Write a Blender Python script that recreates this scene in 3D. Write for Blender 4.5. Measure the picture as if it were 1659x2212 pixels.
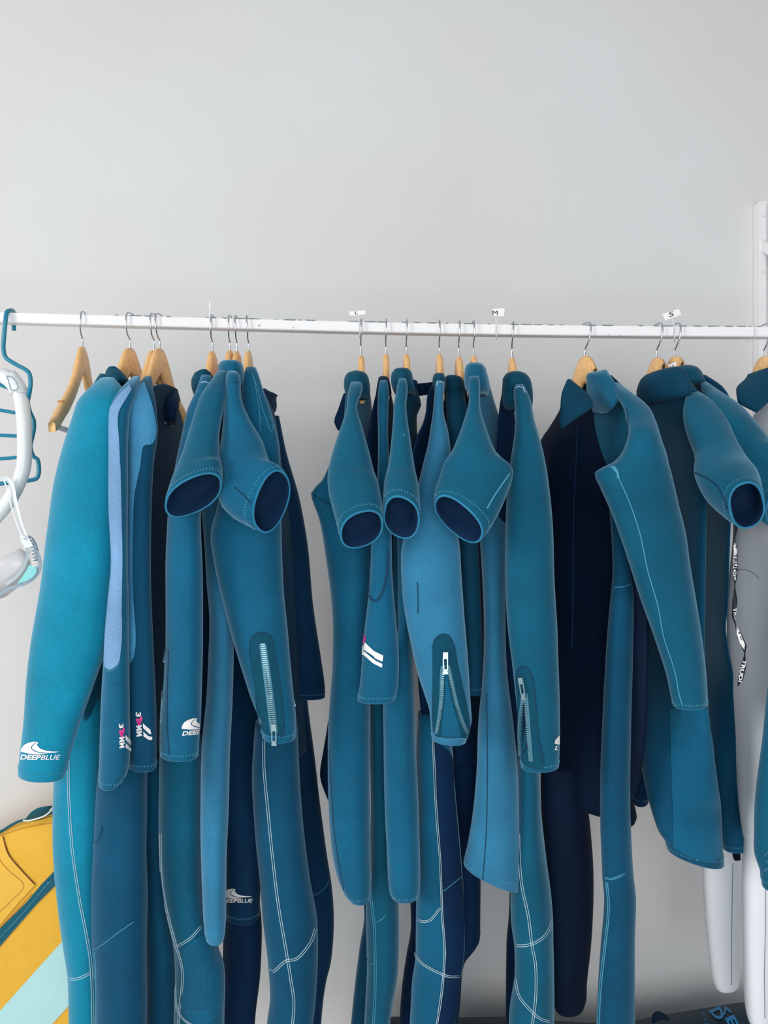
import bpy, bmesh, math, random
from mathutils import Vector, noise
from mathutils.bvhtree import BVHTree
from mathutils.geometry import delaunay_2d_cdt
random.seed(4)
SC = bpy.context.scene
for o in list(bpy.data.objects): bpy.data.objects.remove(o)
# ------------------------------------------------------------------ camera, world, lights, exposure
F, D, EYE, CX, CY = 1700.0, 1.7, 1.46, 829.5, 1106.0      # focal in px, distance camera - rail, eye height
cam = bpy.data.cameras.new('camera'); co = bpy.data.objects.new('camera', cam); SC.collection.objects.link(co)
co.location = (0, -D, EYE); co.rotation_euler = (math.pi/2, 0, 0)
cam.sensor_fit = 'VERTICAL'; cam.sensor_height = 24.0; cam.lens = 24.0*F/2212.0; cam.clip_start = 0.02
SC.camera = co
SC.view_settings.view_transform = 'Standard'; SC.view_settings.look = 'None'
SC.view_settings.gamma = 1.0; SC.view_settings.use_curve_mapping = False
SC.view_settings.exposure = -0.12
w = bpy.data.worlds.new('daylit_room'); SC.world = w; w.use_nodes = True
w.node_tree.nodes['Background'].inputs[0].default_value = (0.93, 0.97, 1.0, 1)
w.node_tree.nodes['Background'].inputs[1].default_value = 0.47
def area(name, loc, target, sx, sy, power, col):
    l = bpy.data.lights.new(name, 'AREA'); l.shape = 'RECTANGLE'; l.size = sx; l.size_y = sy
    l.energy = power; l.color = col
    o = bpy.data.objects.new(name, l); SC.collection.objects.link(o); o.location = loc
    d = Vector(target)-Vector(loc); o.rotation_euler = d.to_track_quat('-Z', 'Y').to_euler()
area('window_daylight', (-3.7, -2.3, 2.2), (0.1, 0.0, 1.3), 1.1, 1.6, 84, (1.0, 0.99, 0.97))
area('front_fill', (0.15, -3.4, 1.25), (0.25, 0.3, 0.9), 2.2, 2.0, 66, (1.0, 0.98, 0.97))  # added frontal fill behind the camera, no known source there

# ------------------------------------------------------------------ helpers
def lin(c): return tuple(((v/255)/12.92 if v/255 <= .04045 else ((v/255+.055)/1.055)**2.4) for v in c)
def W(px, py, y, zy=None):
    s = (D+y)/F; sz = (D+(y if zy is None else zy))/F
    return Vector(((px-CX)*s, y, EYE+(CY-py)*sz))
MATS = {}
def mat(name, rgb, rough=.6, sheen=0.0, sheen_col=(1, 1, 1), metal=0, grain=0.0, gscale=900, bump=0.0, trans=0, ior=1.45, alpha=1, spec=.5, streak=0):
    if name in MATS: return MATS[name]
    m = bpy.data.materials.new(name); m.use_nodes = True; nt = m.node_tree; p = nt.nodes['Principled BSDF']
    c = lin(rgb)
    p.inputs['Base Color'].default_value = (*c, 1); p.inputs['Roughness'].default_value = rough
    p.inputs['Metallic'].default_value = metal; p.inputs['IOR'].default_value = ior
    p.inputs['Specular IOR Level'].default_value = spec
    p.inputs['Sheen Weight'].default_value = sheen; p.inputs['Sheen Tint'].default_value = (*sheen_col, 1)
    p.inputs['Sheen Roughness'].default_value = .45
    p.inputs['Transmission Weight'].default_value = trans; p.inputs['Alpha'].default_value = alpha
    tc = nt.nodes.new('ShaderNodeTexCoord')
    if grain or bump:
        n = nt.nodes.new('ShaderNodeTexNoise'); n.inputs['Scale'].default_value = gscale; n.inputs['Detail'].default_value = 2
        nt.links.new(tc.outputs['Object'], n.inputs['Vector'])
        if grain:
            n2 = nt.nodes.new('ShaderNodeTexNoise'); n2.inputs['Scale'].default_value = 9; n2.inputs['Detail'].default_value = 4
            nt.links.new(tc.outputs['Object'], n2.inputs['Vector'])
            ad = nt.nodes.new('ShaderNodeMath'); ad.operation = 'ADD'
            nt.links.new(n.outputs['Fac'], ad.inputs[0]); nt.links.new(n2.outputs['Fac'], ad.inputs[1])
            mr = nt.nodes.new('ShaderNodeMapRange'); mr.inputs['From Min'].default_value = .5; mr.inputs['From Max'].default_value = 1.5
            mr.inputs['To Min'].default_value = 1-grain; mr.inputs['To Max'].default_value = 1+grain
            nt.links.new(ad.outputs[0], mr.inputs['Value'])
            vm = nt.nodes.new('ShaderNodeVectorMath'); vm.operation = 'SCALE'; vm.inputs[0].default_value = c
            nt.links.new(mr.outputs[0], vm.inputs['Scale']); nt.links.new(vm.outputs[0], p.inputs['Base Color'])
        if bump:
            b = nt.nodes.new('ShaderNodeBump'); b.inputs['Strength'].default_value = bump; b.inputs['Distance'].default_value = .001
            nt.links.new(n.outputs['Fac'], b.inputs['Height']); nt.links.new(b.outputs[0], p.inputs['Normal'])
    if streak:                                                      # wood grain
        mp = nt.nodes.new('ShaderNodeMapping'); mp.inputs['Scale'].default_value = (60, 9, 9)
        mp.inputs['Rotation'].default_value = (0, .5, 0)
        wv = nt.nodes.new('ShaderNodeTexNoise'); wv.inputs['Scale'].default_value = 7; wv.inputs['Detail'].default_value = 5; wv.inputs['Distortion'].default_value = 1.5
        nt.links.new(tc.outputs['Object'], mp.inputs[0]); nt.links.new(mp.outputs[0], wv.inputs['Vector'])
        r = nt.nodes.new('ShaderNodeValToRGB'); r.color_ramp.elements[0].position = .35; r.color_ramp.elements[1].position = .68
        r.color_ramp.elements[0].color = (*[v*.82 for v in c], 1); r.color_ramp.elements[1].color = (*[min(1, v*1.12) for v in c], 1)
        nt.links.new(wv.outputs['Fac'], r.inputs[0]); nt.links.new(r.outputs[0], p.inputs['Base Color'])
    MATS[name] = m; return m
SH = (.40, .72, .95)
def neo(name, rgb, sheen=.6): return mat(name, rgb, .8, sheen, SH, grain=.34, gscale=420, bump=.35, spec=.22)
M = {
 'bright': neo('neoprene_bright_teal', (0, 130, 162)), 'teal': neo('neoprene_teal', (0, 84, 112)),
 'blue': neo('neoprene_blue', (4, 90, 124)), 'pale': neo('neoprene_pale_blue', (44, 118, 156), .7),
 'mid': neo('neoprene_mid_blue', (0, 72, 104), .35), 'deep': neo('neoprene_deep_shade', (0, 48, 82), .12),  # deep, navy and ink carry shade in the colour of torsos and far limbs
 'navy': neo('neoprene_navy_and_shade', (0, 38, 74), .04), 'ink': neo('neoprene_black_and_shade', (0, 22, 48), .02),
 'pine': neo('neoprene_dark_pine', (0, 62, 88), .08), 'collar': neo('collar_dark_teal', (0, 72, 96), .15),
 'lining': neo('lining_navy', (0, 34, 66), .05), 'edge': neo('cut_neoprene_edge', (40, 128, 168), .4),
 'lilac': neo('stretch_panel_lilac', (118, 158, 200), .3), 'duo': neo('stretch_panel_blue', (70, 146, 190), .3),
 'thread': mat('thread_white', (190, 215, 225), .7), 'threadT': mat('thread_teal', (70, 150, 180), .7), 'threadD': mat('thread_dark', (0, 52, 84), .7),
 'print': mat('print_white', (238, 238, 240), .6), 'pink': mat('print_pink', (226, 62, 150), .6), 'pinkD': mat('print_magenta', (170, 20, 110), .6),
 'wood': mat('hanger_wood', (250, 196, 134), .38, streak=1), 'chrome': mat('chrome_wire', (200, 204, 208), .22, metal=1),
 'zip': mat('zip_tape', (70, 128, 150), .7), 'teeth': mat('zip_teeth', (120, 165, 180), .35, metal=.6), 'steel': mat('zip_steel', (160, 190, 200), .3, metal=.8),
 'white': mat('white_knit', (230, 236, 242), .85, .2, grain=.03, bump=.2), 'whitepaint': mat('white_paint', (244, 244, 246), .35, grain=.02, gscale=60),
 'rust': mat('chipped_steel', (120, 140, 142), .7), 'plastic': mat('teal_plastic', (30, 130, 160), .3, grain=.03, gscale=40),
 'gum': mat('white_rubber', (232, 238, 240), .3), 'card': mat('card_white', (245, 245, 245), .6), 'inkprint': mat('marker_ink', (22, 28, 34), .6),
 'clear': mat('clear_silicone', (226, 226, 230), .25, alpha=.72), 'lens': mat('lens_glass', (150, 225, 225), .08, spec=.8), 'grey': mat('grey_rubber', (150, 168, 182), .45),
 'yellow': mat('yellow_canvas', (240, 186, 62), .75, grain=.06, gscale=30, bump=.2), 'cyanband': mat('pale_cyan_canvas', (186, 232, 234), .7, grain=.03, gscale=20),
 'zipteal': mat('teal_zip_tape', (0, 92, 112), .6), 'seamY': mat('yellow_thread_shade', (190, 130, 60), .8), 'bag': mat('black_bag_nylon', (0, 38, 58), .6, bump=.4, gscale=400),
 'bagprint': mat('blue_bag_print', (24, 130, 190), .5, grain=.25, gscale=500), 'ribbon': mat('black_ribbon', (12, 20, 32), .6), 'cuffband': mat('knit_grey', (120, 130, 140), .8),
}
BASE = {}
def empty(name, loc, label, cat, group=None):
    o = bpy.data.objects.new(name, None); SC.collection.objects.link(o); o.location = loc; o.empty_display_size = .05
    o['label'] = label; o['category'] = cat
    if group: o['group'] = group
    BASE[o.name] = Vector(loc); return o
def build(name, vs, fs, m, parent=None, smooth=True, label=None, kind=None):
    b = BASE[parent.name] if parent else Vector((0, 0, 0))
    me = bpy.data.meshes.new(name); me.from_pydata([tuple(Vector(v)-b) for v in vs], [], fs)
    me.materials.append(M[m] if isinstance(m, str) else m)
    if smooth: me.polygons.foreach_set('use_smooth', [True]*len(me.polygons))
    me.update(); o = bpy.data.objects.new(name, me); SC.collection.objects.link(o)
    if parent: o.parent = parent; BASE[o.name] = b
    else: BASE[o.name] = Vector((0, 0, 0))
    if label: o['label'] = label
    if kind: o['kind'] = kind
    return o
def tag(o, label, cat, group=None, kind=None):
    o['label'] = label; o['category'] = cat
    if group: o['group'] = group
    if kind: o['kind'] = kind
    return o
def H(py, xl, xr, y, ty, sk=0.0, tilt=0.0): return ((xl+xr)/2, py, (xr-xl)/2, tilt, 0, 0, y, sk, ty, 0)
def G(cx, cy, ax, ay, bx, by, y, ya=0.0, yb=.02): return (cx, cy, ax, ay, bx, by, y, ya, yb, 1)
def rpt(r, t, k=1.0):
    c, s = math.cos(t), math.sin(t)
    cc = math.copysign(abs(c)**.88, c)*k; ss = math.copysign(abs(s)**.88, s)*k
    cx, cy, ax, ay, bx, by, y, ya, yb, e = r
    d = y+cc*ya+ss*yb
    return W(cx+cc*ax+ss*bx, cy+cc*ay+ss*by, d, e*d+(1-e)*y)
def interp(rows, step):
    u = [0.0]
    for a, b in zip(rows, rows[1:]): u.append(u[-1]+max(4, math.hypot(a[0]-b[0], a[1]-b[1])))
    n = len(rows)
    def tang(i):
        if i == 0: return [(b-a)/(u[1]-u[0]) for a, b in zip(rows[0], rows[1])]
        if i == n-1: return [(b-a)/(u[-1]-u[-2]) for a, b in zip(rows[-2], rows[-1])]
        out = []
        h0, h1 = u[i]-u[i-1], u[i+1]-u[i]
        for a, b, c in zip(rows[i-1], rows[i], rows[i+1]):
            d0, d1 = (b-a)/h0, (c-b)/h1
            m_ = (d0*h1+d1*h0)/(h0+h1)
            if d0*d1 <= 0: m_ *= .35
            else: m_ = math.copysign(min(abs(m_), 3*min(abs(d0), abs(d1))), m_)
            out.append(m_)
        return out
    T = [tang(i) for i in range(n)]; res = []; us = []
    for i in range(n-1):
        h = u[i+1]-u[i]; k = max(2, int(h/step))
        for j in range(k):
            s = j/k; s2, s3 = s*s, s*s*s
            res.append(tuple((2*s3-3*s2+1)*p0+(s3-2*s2+s)*h*m0+(-2*s3+3*s2)*p1+(s3-s2)*h*m1 for p0, m0, p1, m1 in zip(rows[i], T[i], rows[i+1], T[i+1])))
            us.append(u[i]+s*h)
    res.append(rows[-1]); us.append(u[-1]); return res, us
class Part: pass
def loft(name, rows, parent, m, top='cap', bottom='open', n=36, amp=.0022, th=.0045, seed=None, step=11, stitch=True, label=None, fold=0.0):
    """a tube of cloth: elliptical cross-sections, each with a place and a real depth; open ends get a turned-in thick edge"""
    R, us = interp(rows, step); seed = random.random()*50 if seed is None else seed
    V, Fc = [], []; MI = {}
    for i, r in enumerate(R):
        cen = sum((rpt(r, 2*math.pi*k/n) for k in range(n)), Vector())/n
        edge = min(1, i/2, (len(R)-1-i)/2)
        for k in range(n):
            t = 2*math.pi*k/n; p = rpt(r, t); d = (p-cen); L = d.length or 1
            nz = noise.noise(Vector((p.x*7+seed, p.y*9, p.z*2.6)))+.5*noise.noise(Vector((p.x*20, p.y*20+seed, p.z*9)))
            f = fold*math.sin(t*3+us[i]*.004+seed) if fold else 0
            V.append(p+d/L*(nz*amp*(.3+.7*edge)+f*edge*min(1, L*20)))
    nr = len(R)
    def bridge(a, b): 
        for k in range(n): Fc.append((a+k, a+(k+1) % n, b+(k+1) % n, b+k))
    for i in range(nr-1): bridge(i*n, (i+1)*n)
    def inner(ri, direction):
        ring = V[ri*n:(ri+1)*n]; cen = sum(ring, Vector())/n
        ax = Vector((0, 0, 0)); nb = V[(ri+direction)*n:(ri+direction)*n+n]; ax = (sum(nb, Vector())/n-cen); ax.normalize()
        base = ri*n; depths = ((-.0012, .35), (-.0006, .8), (.004, 1.0), (0, 1.25), (0, 1.4), (0, 1.6))
        for q, (dz, kk) in enumerate(depths):
            b = len(V)
            if q > 2:
                rj = min(nr-2, max(1, ri+direction*(q-2))); ring = V[rj*n:(rj+1)*n]; cen = sum(ring, Vector())/n
            for p in ring:
                d = cen-p; L = d.length
                V.append(p+d*(min(.9, th*kk/max(L, 1e-4)))+ax*dz)
            for k in range(n):
                f = (base+k, base+(k+1) % n, b+(k+1) % n, b+k)
                MI[len(Fc)] = 2 if q < 2 else 1
                Fc.append(f if ri else f[::-1])
            base = b
        MI[len(Fc)] = 1; Fc.append(tuple(base+k for k in range(n)))
    if bottom == 'open': inner(nr-1, -1)
    else: Fc.append(tuple((nr-1)*n+k for k in range(n)))
    if top == 'open': inner(0, 1)
    else: Fc.append(tuple(k for k in reversed(range(n))))
    o = build(name, V, Fc, m, parent, label=label)
    o.data.materials.append(M['lining'] if m not in ('white',) else M['white']); o.data.materials.append(M['edge'] if m not in ('white', 'ink', 'navy', 'collar', 'pine') else M[m])
    for k_, v_ in MI.items(): o.data.polygons[k_].material_index = v_
    P = Part(); P.o = o; P.R = R; P.us = us; P.parent = parent
    P.bvh = BVHTree.FromPolygons([tuple(v) for v in V], [f for f in Fc if len(f) == 4])
    if bottom == 'open' and stitch: hem(P)
    return P
CAM = Vector((0, -D, EYE))
def hit(P, px, py, off=.0012):
    t = W(px, py, 0); d = (t-CAM).normalized()
    loc, nrm, idx, dist = P.bvh.ray_cast(CAM, d)
    if loc is None:
        near = P.bvh.find_nearest(W(px, py, P.R[len(P.R)//2][6])); loc, nrm = near[0], near[1]
    if nrm.dot(d) > 0: nrm = -nrm
    return loc+nrm*off, nrm
def tube_mesh(pts, r, n=6, closed=False, V=None, Fc=None):
    V = [] if V is None else V; Fc = [] if Fc is None else Fc
    m_ = len(pts); prev = None; b0 = len(V)
    for i, p in enumerate(pts):
        a = pts[max(0, i-1)]; b = pts[min(m_-1, i+1)]; t = (b-a)
        t = t.normalized() if t.length > 1e-9 else Vector((0, 0, 1))
        if prev is None: prev = t.orthogonal().normalized()
        u = (prev-t*prev.dot(t)); u = u.normalized() if u.length > 1e-6 else t.orthogonal().normalized(); prev = u; v = t.cross(u)
        rr = r[i] if isinstance(r, (list, tuple)) else r
        for k in range(n):
            an = 2*math.pi*k/n; V.append(p+u*math.cos(an)*rr+v*math.sin(an)*rr)
    for i in range(m_-1):
        for k in range(n): Fc.append((b0+i*n+k, b0+i*n+(k+1) % n, b0+(i+1)*n+(k+1) % n, b0+(i+1)*n+k))
    Fc.append(tuple(b0+k for k in reversed(range(n)))); Fc.append(tuple(b0+(m_-1)*n+k for k in range(n)))
    return V, Fc
def smoothline(pts, step=.006):
    pts = [Vector(p) for p in pts]; out = []
    P = [pts[0]*2-pts[1]]+pts+[pts[-1]*2-pts[-2]]
    for i in range(1, len(P)-2):
        L = (P[i+1]-P[i]).length; k = max(1, int(L/step))
        for j in range(k):
            s = j/k
            out.append(.5*((2*P[i])+(P[i+1]-P[i-1])*s+(2*P[i]-5*P[i+1]+4*P[i+2]-P[i+3] if False else (2*P[i-1]-5*P[i]+4*P[i+1]-P[i+2]))*s*s+(3*P[i]-P[i-1]-3*P[i+1]+P[i+2])*s**3))
    out.append(pts[-1]); return out
def pl(pts, step=6): return [(v.x, v.y) for v in smoothline([Vector((x, y, 0)) for x, y in pts], step)]
def hem(P, off_px=13, m='threadT', name='hem_stitching'):
    """zigzag of small raised stitches running round the open end"""
    i = max(1, min(len(P.us)-2, next(k for k, u in enumerate(P.us) if u >= P.us[-1]-off_px)))
    r = P.R[i]; r2 = P.R[max(0, i-1)]
    pts = [rpt(r, 2*math.pi*k/160) for k in range(160)]; per = sum((a-b).length for a, b in zip(pts, pts[1:]))
    cnt = max(12, int(per/.0052)); V, Fc = [], []
    up = (rpt(r2, 0)+rpt(r2, math.pi)-rpt(r, 0)-rpt(r, math.pi)).normalized()
    acc = 0; nxt = 0; j = 0
    for a, b in zip(pts, pts[1:]):
        L = (b-a).length
        while acc+L > nxt:
            p = a+(b-a)*((nxt-acc)/L); nxt += per/cnt; j += 1
            q = P.bvh.find_nearest(p); c, nn = q[0], q[1]
            if nn.dot(p-Vector(rpt(r, 0)+rpt(r, math.pi))/2) < 0: nn = -nn
            tan = (b-a).normalized(); dr = (up*.0030+tan*.0016*(1 if j % 2 else -1))
            sd = nn.cross(dr).normalized()*.00055; c0 = c+nn*.0004; base = len(V)
            for e in (-.5, .5):
                for s_, h_ in ((-1, 0), (0, 1), (1, 0)): V.append(c0+dr*e+sd*s_*1.3+nn*(.0007*h_))
            Fc += [(base, base+1, base+4, base+3), (base+1, base+2, base+5, base+4), (base, base+3, base+5, base+2), (base, base+2, base+1), (base+3, base+4, base+5)]
        acc += L
    return build(name, V, Fc, m, P.o, smooth=False)
def seam(P, pts, m='thread', r=.0007, gap=0, name='seam', off=.0006, parent=None, label=None):
    line = pl(pts, 6); V, Fc = [], []
    for s in ((-1, 1) if gap else (0,)):
        q = []
        for i, (x, y) in enumerate(line):
            a = line[max(0, i-1)]; b = line[min(len(line)-1, i+1)]; tx, ty = b[0]-a[0], b[1]-a[1]; L = math.hypot(tx, ty) or 1
            q.append(hit(P, x-ty/L*gap*s, y+tx/L*gap*s, off)[0])
        tube_mesh(q, r, 5, V=V, Fc=Fc)
    return build(name, V, Fc, m, parent or P.o, label=label)
def patch(P, poly, m, name, off=.0016, step=5.5, smooth_edge=False, parent=None, label=None):
    pts = pl(poly+[poly[0]], step)[:-1] if smooth_edge else []
    if not smooth_edge:
        for a, b in zip(poly, poly[1:]+poly[:1]):
            k = max(1, int(math.hypot(a[0]-b[0], a[1]-b[1])/step)); pts += [(a[0]+(b[0]-a[0])*j/k, a[1]+(b[1]-a[1])*j/k) for j in range(k)]
    n0 = len(pts); inside = []
    x0, x1 = min(p[0] for p in pts), max(p[0] for p in pts); y0, y1 = min(p[1] for p in pts), max(p[1] for p in pts)
    def inp(x, y):
        c = False
        for i in range(n0):
            a, b = pts[i], pts[i-1]
            if (a[1] > y) != (b[1] > y) and x < (b[0]-a[0])*(y-a[1])/(b[1]-a[1])+a[0]: c = not c
        return c
    x = x0+step/2
    while x < x1:
        y = y0+step/2
        while y < y1:
            if inp(x, y) and min((x-p[0])**2+(y-p[1])**2 for p in pts) > (step*.5)**2: inside.append((x, y))
            y += step
        x += step
    v, e, f, *_ = delaunay_2d_cdt([Vector(p) for p in pts+inside], [(i, (i+1) % n0) for i in range(n0)], [], 1, 1e-4)
    V = [hit(P, q[0], q[1], off)[0] for q in v]
    f = [t if (Vector(v[t[1]])-Vector(v[t[0]])).cross(Vector(v[t[2]])-Vector(v[t[0]])) < 0 else t[::-1] for t in map(tuple, f)]
    return build(name, V, f, m, parent or P.o, label=label)
TXT = {}
def text2d(s, bold=0.0):
    """outline of the built-in font as 2-D triangles"""
    if (s, bold) in TXT: return TXT[(s, bold)]
    c = bpy.data.curves.new('lettering', 'FONT'); c.body = s; c.offset = bold; c.resolution_u = 3
    o = bpy.data.objects.new('lettering', c); SC.collection.objects.link(o)
    me = o.to_mesh(); vs = [(v.co.x, v.co.y) for v in me.vertices]; fs = [tuple(p.vertices) for p in me.polygons]
    o.to_mesh_clear(); bpy.data.objects.remove(o); bpy.data.curves.remove(c)
    x0 = min(v[0] for v in vs); x1 = max(v[0] for v in vs)
    y1 = max(v[1] for v in vs); y0 = min(v[1] for v in vs)
    vs = [((x-x0)/(x1-x0), (y-y0)/(y1-y0)) for x, y in vs]; TXT[(s, bold)] = (vs, fs); return vs, fs
def text(P, s, o2, u, v, m, name='lettering', bold=0.0, off=.0014, parent=None, slant=0.0, flat_y=None, clip=None, bend=0.0):
    """letters laid on a surface: lower-left corner o2, baseline vector u, height vector v (all in photo pixels)"""
    vs, fs = text2d(s, bold); V = []; keep = {}
    out = []
    for x, y in vs:
        x2 = x; px = o2[0]+u[0]*x2+v[0]*y+slant*y; py = o2[1]+u[1]*x2+v[1]*y+bend*math.sin(math.pi*x)
        out.append((px, py))
    for px, py in out: V.append(W(px, py, flat_y) if flat_y is not None else hit(P, px, py, off)[0])
    if clip: fs = [f for f in fs if all(clip(*out[i]) for i in f)]
    return build(name, V, fs, m, parent or P.o, smooth=False)
def fin(P, x, y, s, rot=0.0, clip=None):
    """wave-shaped fin emblem over the word DEEPBLUE; x, y = left end of the word's top, s = width in px"""
    def tr(p): 
        a, b = p; return (x+a*s*math.cos(rot)-b*s*math.sin(rot), y+a*s*math.sin(rot)+b*s*math.cos(rot))
    back = [(0.0, -.03), (.02, -.12), (.09, -.21), (.2, -.27), (.34, -.305), (.42, -.30), (.34, -.25), (.27, -.17), (.285, -.10), (.36, -.05), (.50, -.01), (.70, 0.0), (.5, .03), (.25, .02)]
    front = [(.43, -.295), (.46, -.285), (.425, -.23), (.45, -.18), (.52, -.12), (.66, -.075), (.83, -.06), (1.0, -.06), (.9, -.03), (.72, -.018), (.52, -.03), (.39, -.065), (.305, -.11), (.295, -.165), (.35, -.23)]
    for shp in (back, front):
        q = [tr(p) for p in shp]
        if clip: q = [(min(a, clip), b) for a, b in q]
        if max(a for a, b in q)-min(a for a, b in q) > 3: patch(P, q, 'print', 'fin_emblem', off=.0014, step=6, label='white wave fin emblem')
    o2 = tr((-.01, .175)); c, s_ = math.cos(rot), math.sin(rot)
    cl = (lambda a, b: a <= clip+.5) if clip else None
    text(P, 'DEEP', o2, (s*.52*c, s*.52*s_), (.02*s, -.13*s), 'print', bold=.035, slant=.02*s, clip=cl)
    o3 = tr((.525, .175)); text(P, 'BLUE', o3, (s*.47*c, s*.47*s_-.02*s), (.02*s, -.13*s), 'print', bold=.012, slant=.02*s, clip=cl)
def zipper(P, left, right, puller, ang=0.0, arch=None):
    """metal teeth along one or two tapes, an arch-topped backing panel, a pull tab"""
    if arch: patch(P, arch, 'collar', 'zip_panel', off=.0014, step=6, smooth_edge=True); seam(P, arch, 'threadD', .0009, off=.0012, name='zip_panel_seam')
    V, Fc = [], []
    for side, path in ((-1, left), (1, right)):
        if not path: continue
        line = pl(path, 4.2); seam(P, [(a+side*3.5, b) for a, b in path], 'zip', .0028, name='zip_tape', off=.0006)
        for i, (x, y) in enumerate(line[:-1]):
            c, nn = hit(P, x, y, .0026); t = (hit(P, *line[i+1], .0026)[0]-c).normalized(); s = nn.cross(t).normalized(); b = len(V)
            for dz in (-1, 1):
                for ds, dn in ((-1, -1), (1, -1), (1, 1), (-1, 1)): V.append(c+t*dz*.0012+s*ds*.0022+nn*dn*.0014)
            Fc.extend([(b, b+1, b+2, b+3), (b+7, b+6, b+5, b+4)]+[(b+i_, b+4+i_, b+4+(i_+1) % 4, b+(i_+1) % 4) for i_ in range(4)])
    build('zip_teeth', V, Fc, 'teeth', P.o, smooth=False)
    x, y = puller; c, nn = hit(P, x, y, .006); up = Vector((math.sin(ang), 0, math.cos(ang))); up = (up-nn*up.dot(nn)).normalized(); s = nn.cross(up).normalized()
    V, Fc = [], []
    def bx(o_, hw, hh, ht):
        b = len(V)
        for dz in (-1, 1):
            for ds, dn in ((-1, -1), (1, -1), (1, 1), (-1, 1)): V.append(o_+up*dz*hh+s*ds*hw+nn*dn*ht)
        Fc.extend([(b, b+1, b+2, b+3), (b+7, b+6, b+5, b+4)]+[(b+i_, b+4+i_, b+4+(i_+1) % 4, b+(i_+1) % 4) for i_ in range(4)])
    bx(c+up*.008, .0045, .006, .0025)
    for k in (-1, 1): bx(c+up*-.009+s*k*.0038, .001, .014, .001)
    bx(c+up*.004, .0045, .0015, .001); bx(c-up*.022, .0048, .0045, .001)
    build('zip_puller', V, Fc, 'steel', P.o, smooth=False)
def box(name, x0, x1, y0, y1, z0, z1, m, parent=None, bev=0.0, kind=None):
    vs = [(x, y, z) for x in (x0, x1) for y in (y0, y1) for z in (z0, z1)]
    o = build(name, vs, [(0, 1, 3, 2), (4, 6, 7, 5), (0, 4, 5, 1), (2, 3, 7, 6), (0, 2, 6, 4), (1, 5, 7, 3)], m, parent, smooth=False)
    if bev: b = o.modifiers.new('bevel', 'BEVEL'); b.width = bev; b.segments = 2
    if kind: o['kind'] = kind
    return o
# ------------------------------------------------------------------ the room
wm = mat('wall_paint', (208, 208, 208), .85)
nt = wm.node_tree; pb = nt.nodes['Principled BSDF']; tc = nt.nodes.new('ShaderNodeTexCoord')
n1 = nt.nodes.new('ShaderNodeTexNoise'); n1.inputs['Scale'].default_value = 140; n1.inputs['Detail'].default_value = 4
n2 = nt.nodes.new('ShaderNodeTexNoise'); n2.inputs['Scale'].default_value = 1.3; n2.inputs['Detail'].default_value = 3
cr = nt.nodes.new('ShaderNodeValToRGB'); cr.color_ramp.elements[0].color = (*lin((222, 219, 219)), 1); cr.color_ramp.elements[1].color = (*lin((222, 226, 227)), 1)
cr.color_ramp.elements[0].position = .35; cr.color_ramp.elements[1].position = .65
bp = nt.nodes.new('ShaderNodeBump'); bp.inputs['Strength'].default_value = .25; bp.inputs['Distance'].default_value = .003
nt.links.new(tc.outputs['Object'], n1.inputs['Vector']); nt.links.new(tc.outputs['Object'], n2.inputs['Vector'])
nt.links.new(n2.outputs['Fac'], cr.inputs[0]); nt.links.new(cr.outputs[0], pb.inputs['Base Color'])
nt.links.new(n1.outputs['Fac'], bp.inputs['Height']); nt.links.new(bp.outputs[0], pb.inputs['Normal'])
WALL = .50
box('wall_back', -2.6, 2.6, WALL, WALL+.12, -.02, 3.2, wm, kind='structure')
box('floor', -2.6, 2.6, -2.6, WALL, -.12, 0.0, mat('floor_tile_grey', (200, 200, 198), .5, grain=.05, gscale=8), kind='structure')
# ------------------------------------------------------------------ the rail
RAILP = [(-230, 668), (0, 676), (200, 682), (450, 688.5), (780, 697), (1100, 703), (1450, 706.5), (1659, 707.5), (1860, 708)]
def railpy(px):
    for a, b in zip(RAILP, RAILP[1:]):
        if px <= b[0]: return a[1]+(b[1]-a[1])*(px-a[0])/(b[0]-a[0])
    return 708
rack = empty('clothes_rack', W(1808, 708, 0), 'white painted square steel clothes rail with chipped edges on a wall upright', 'clothes rail')
V, Fc = [], []
line = pl(RAILP, 30)
for x, y in line:
    top = W(x, y, 0)
    for dy, dz in ((-.0105, 0), (-.0125, -.002), (-.0125, -.0205), (-.0105, -.0225), (.0145, -.0225), (.0165, -.0205), (.0165, -.002), (.0145, 0)): V.append(top+Vector((0, dy, dz)))
for i in range(len(line)-1):
    for k in range(8): Fc.append((i*8+k, i*8+(k+1) % 8, (i+1)*8+(k+1) % 8, (i+1)*8+k))
Fc += [tuple(range(8)), tuple((len(line)-1)*8+k for k in reversed(range(8)))]
build('rail_bar', V, Fc, 'whitepaint', rack, smooth=False)
V, Fc = [], []; x = -20
while x < 1680:                                                     # bare steel where the paint has flaked off along the top front edge
    L = random.uniform(3, 26); dens = .35 if x < 350 else .8
    if random.random() < dens:
        pts = [(x+L*j/5, random.uniform(.0006, .0020) if 0 < j < 5 else .0004) for j in range(6)]; b = len(V)
        for a, h in pts:
            t = W(a, railpy(a), 0); V += [t+Vector((0, -.0132, .0004)), t+Vector((0, -.0132, -h)), t+Vector((0, -.009, .0004))]
        for j in range(5): Fc += [(b+j*3, b+j*3+1, b+j*3+4, b+j*3+3), (b+j*3+2, b+j*3, b+j*3+3, b+j*3+5)]
    x += L+random.uniform(0, 14)
for px_, py_, s in ((560, 703, 2), (633, 708, 1.6), (734, 719, 2), (750, 720, 4), (1338, 726, 2.2), (1314, 723, 1.2)):
    b = len(V)
    for k in range(8): a = k*math.pi/4; V.append(W(px_+math.cos(a)*s, py_+math.sin(a)*s*.7, -.0132))
    Fc.append(tuple(b+k for k in reversed(range(8))))
build('chipped_paint', V, Fc, 'rust', rack, smooth=False, label='dark bare steel flakes along the top edge', kind='stuff')
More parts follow.
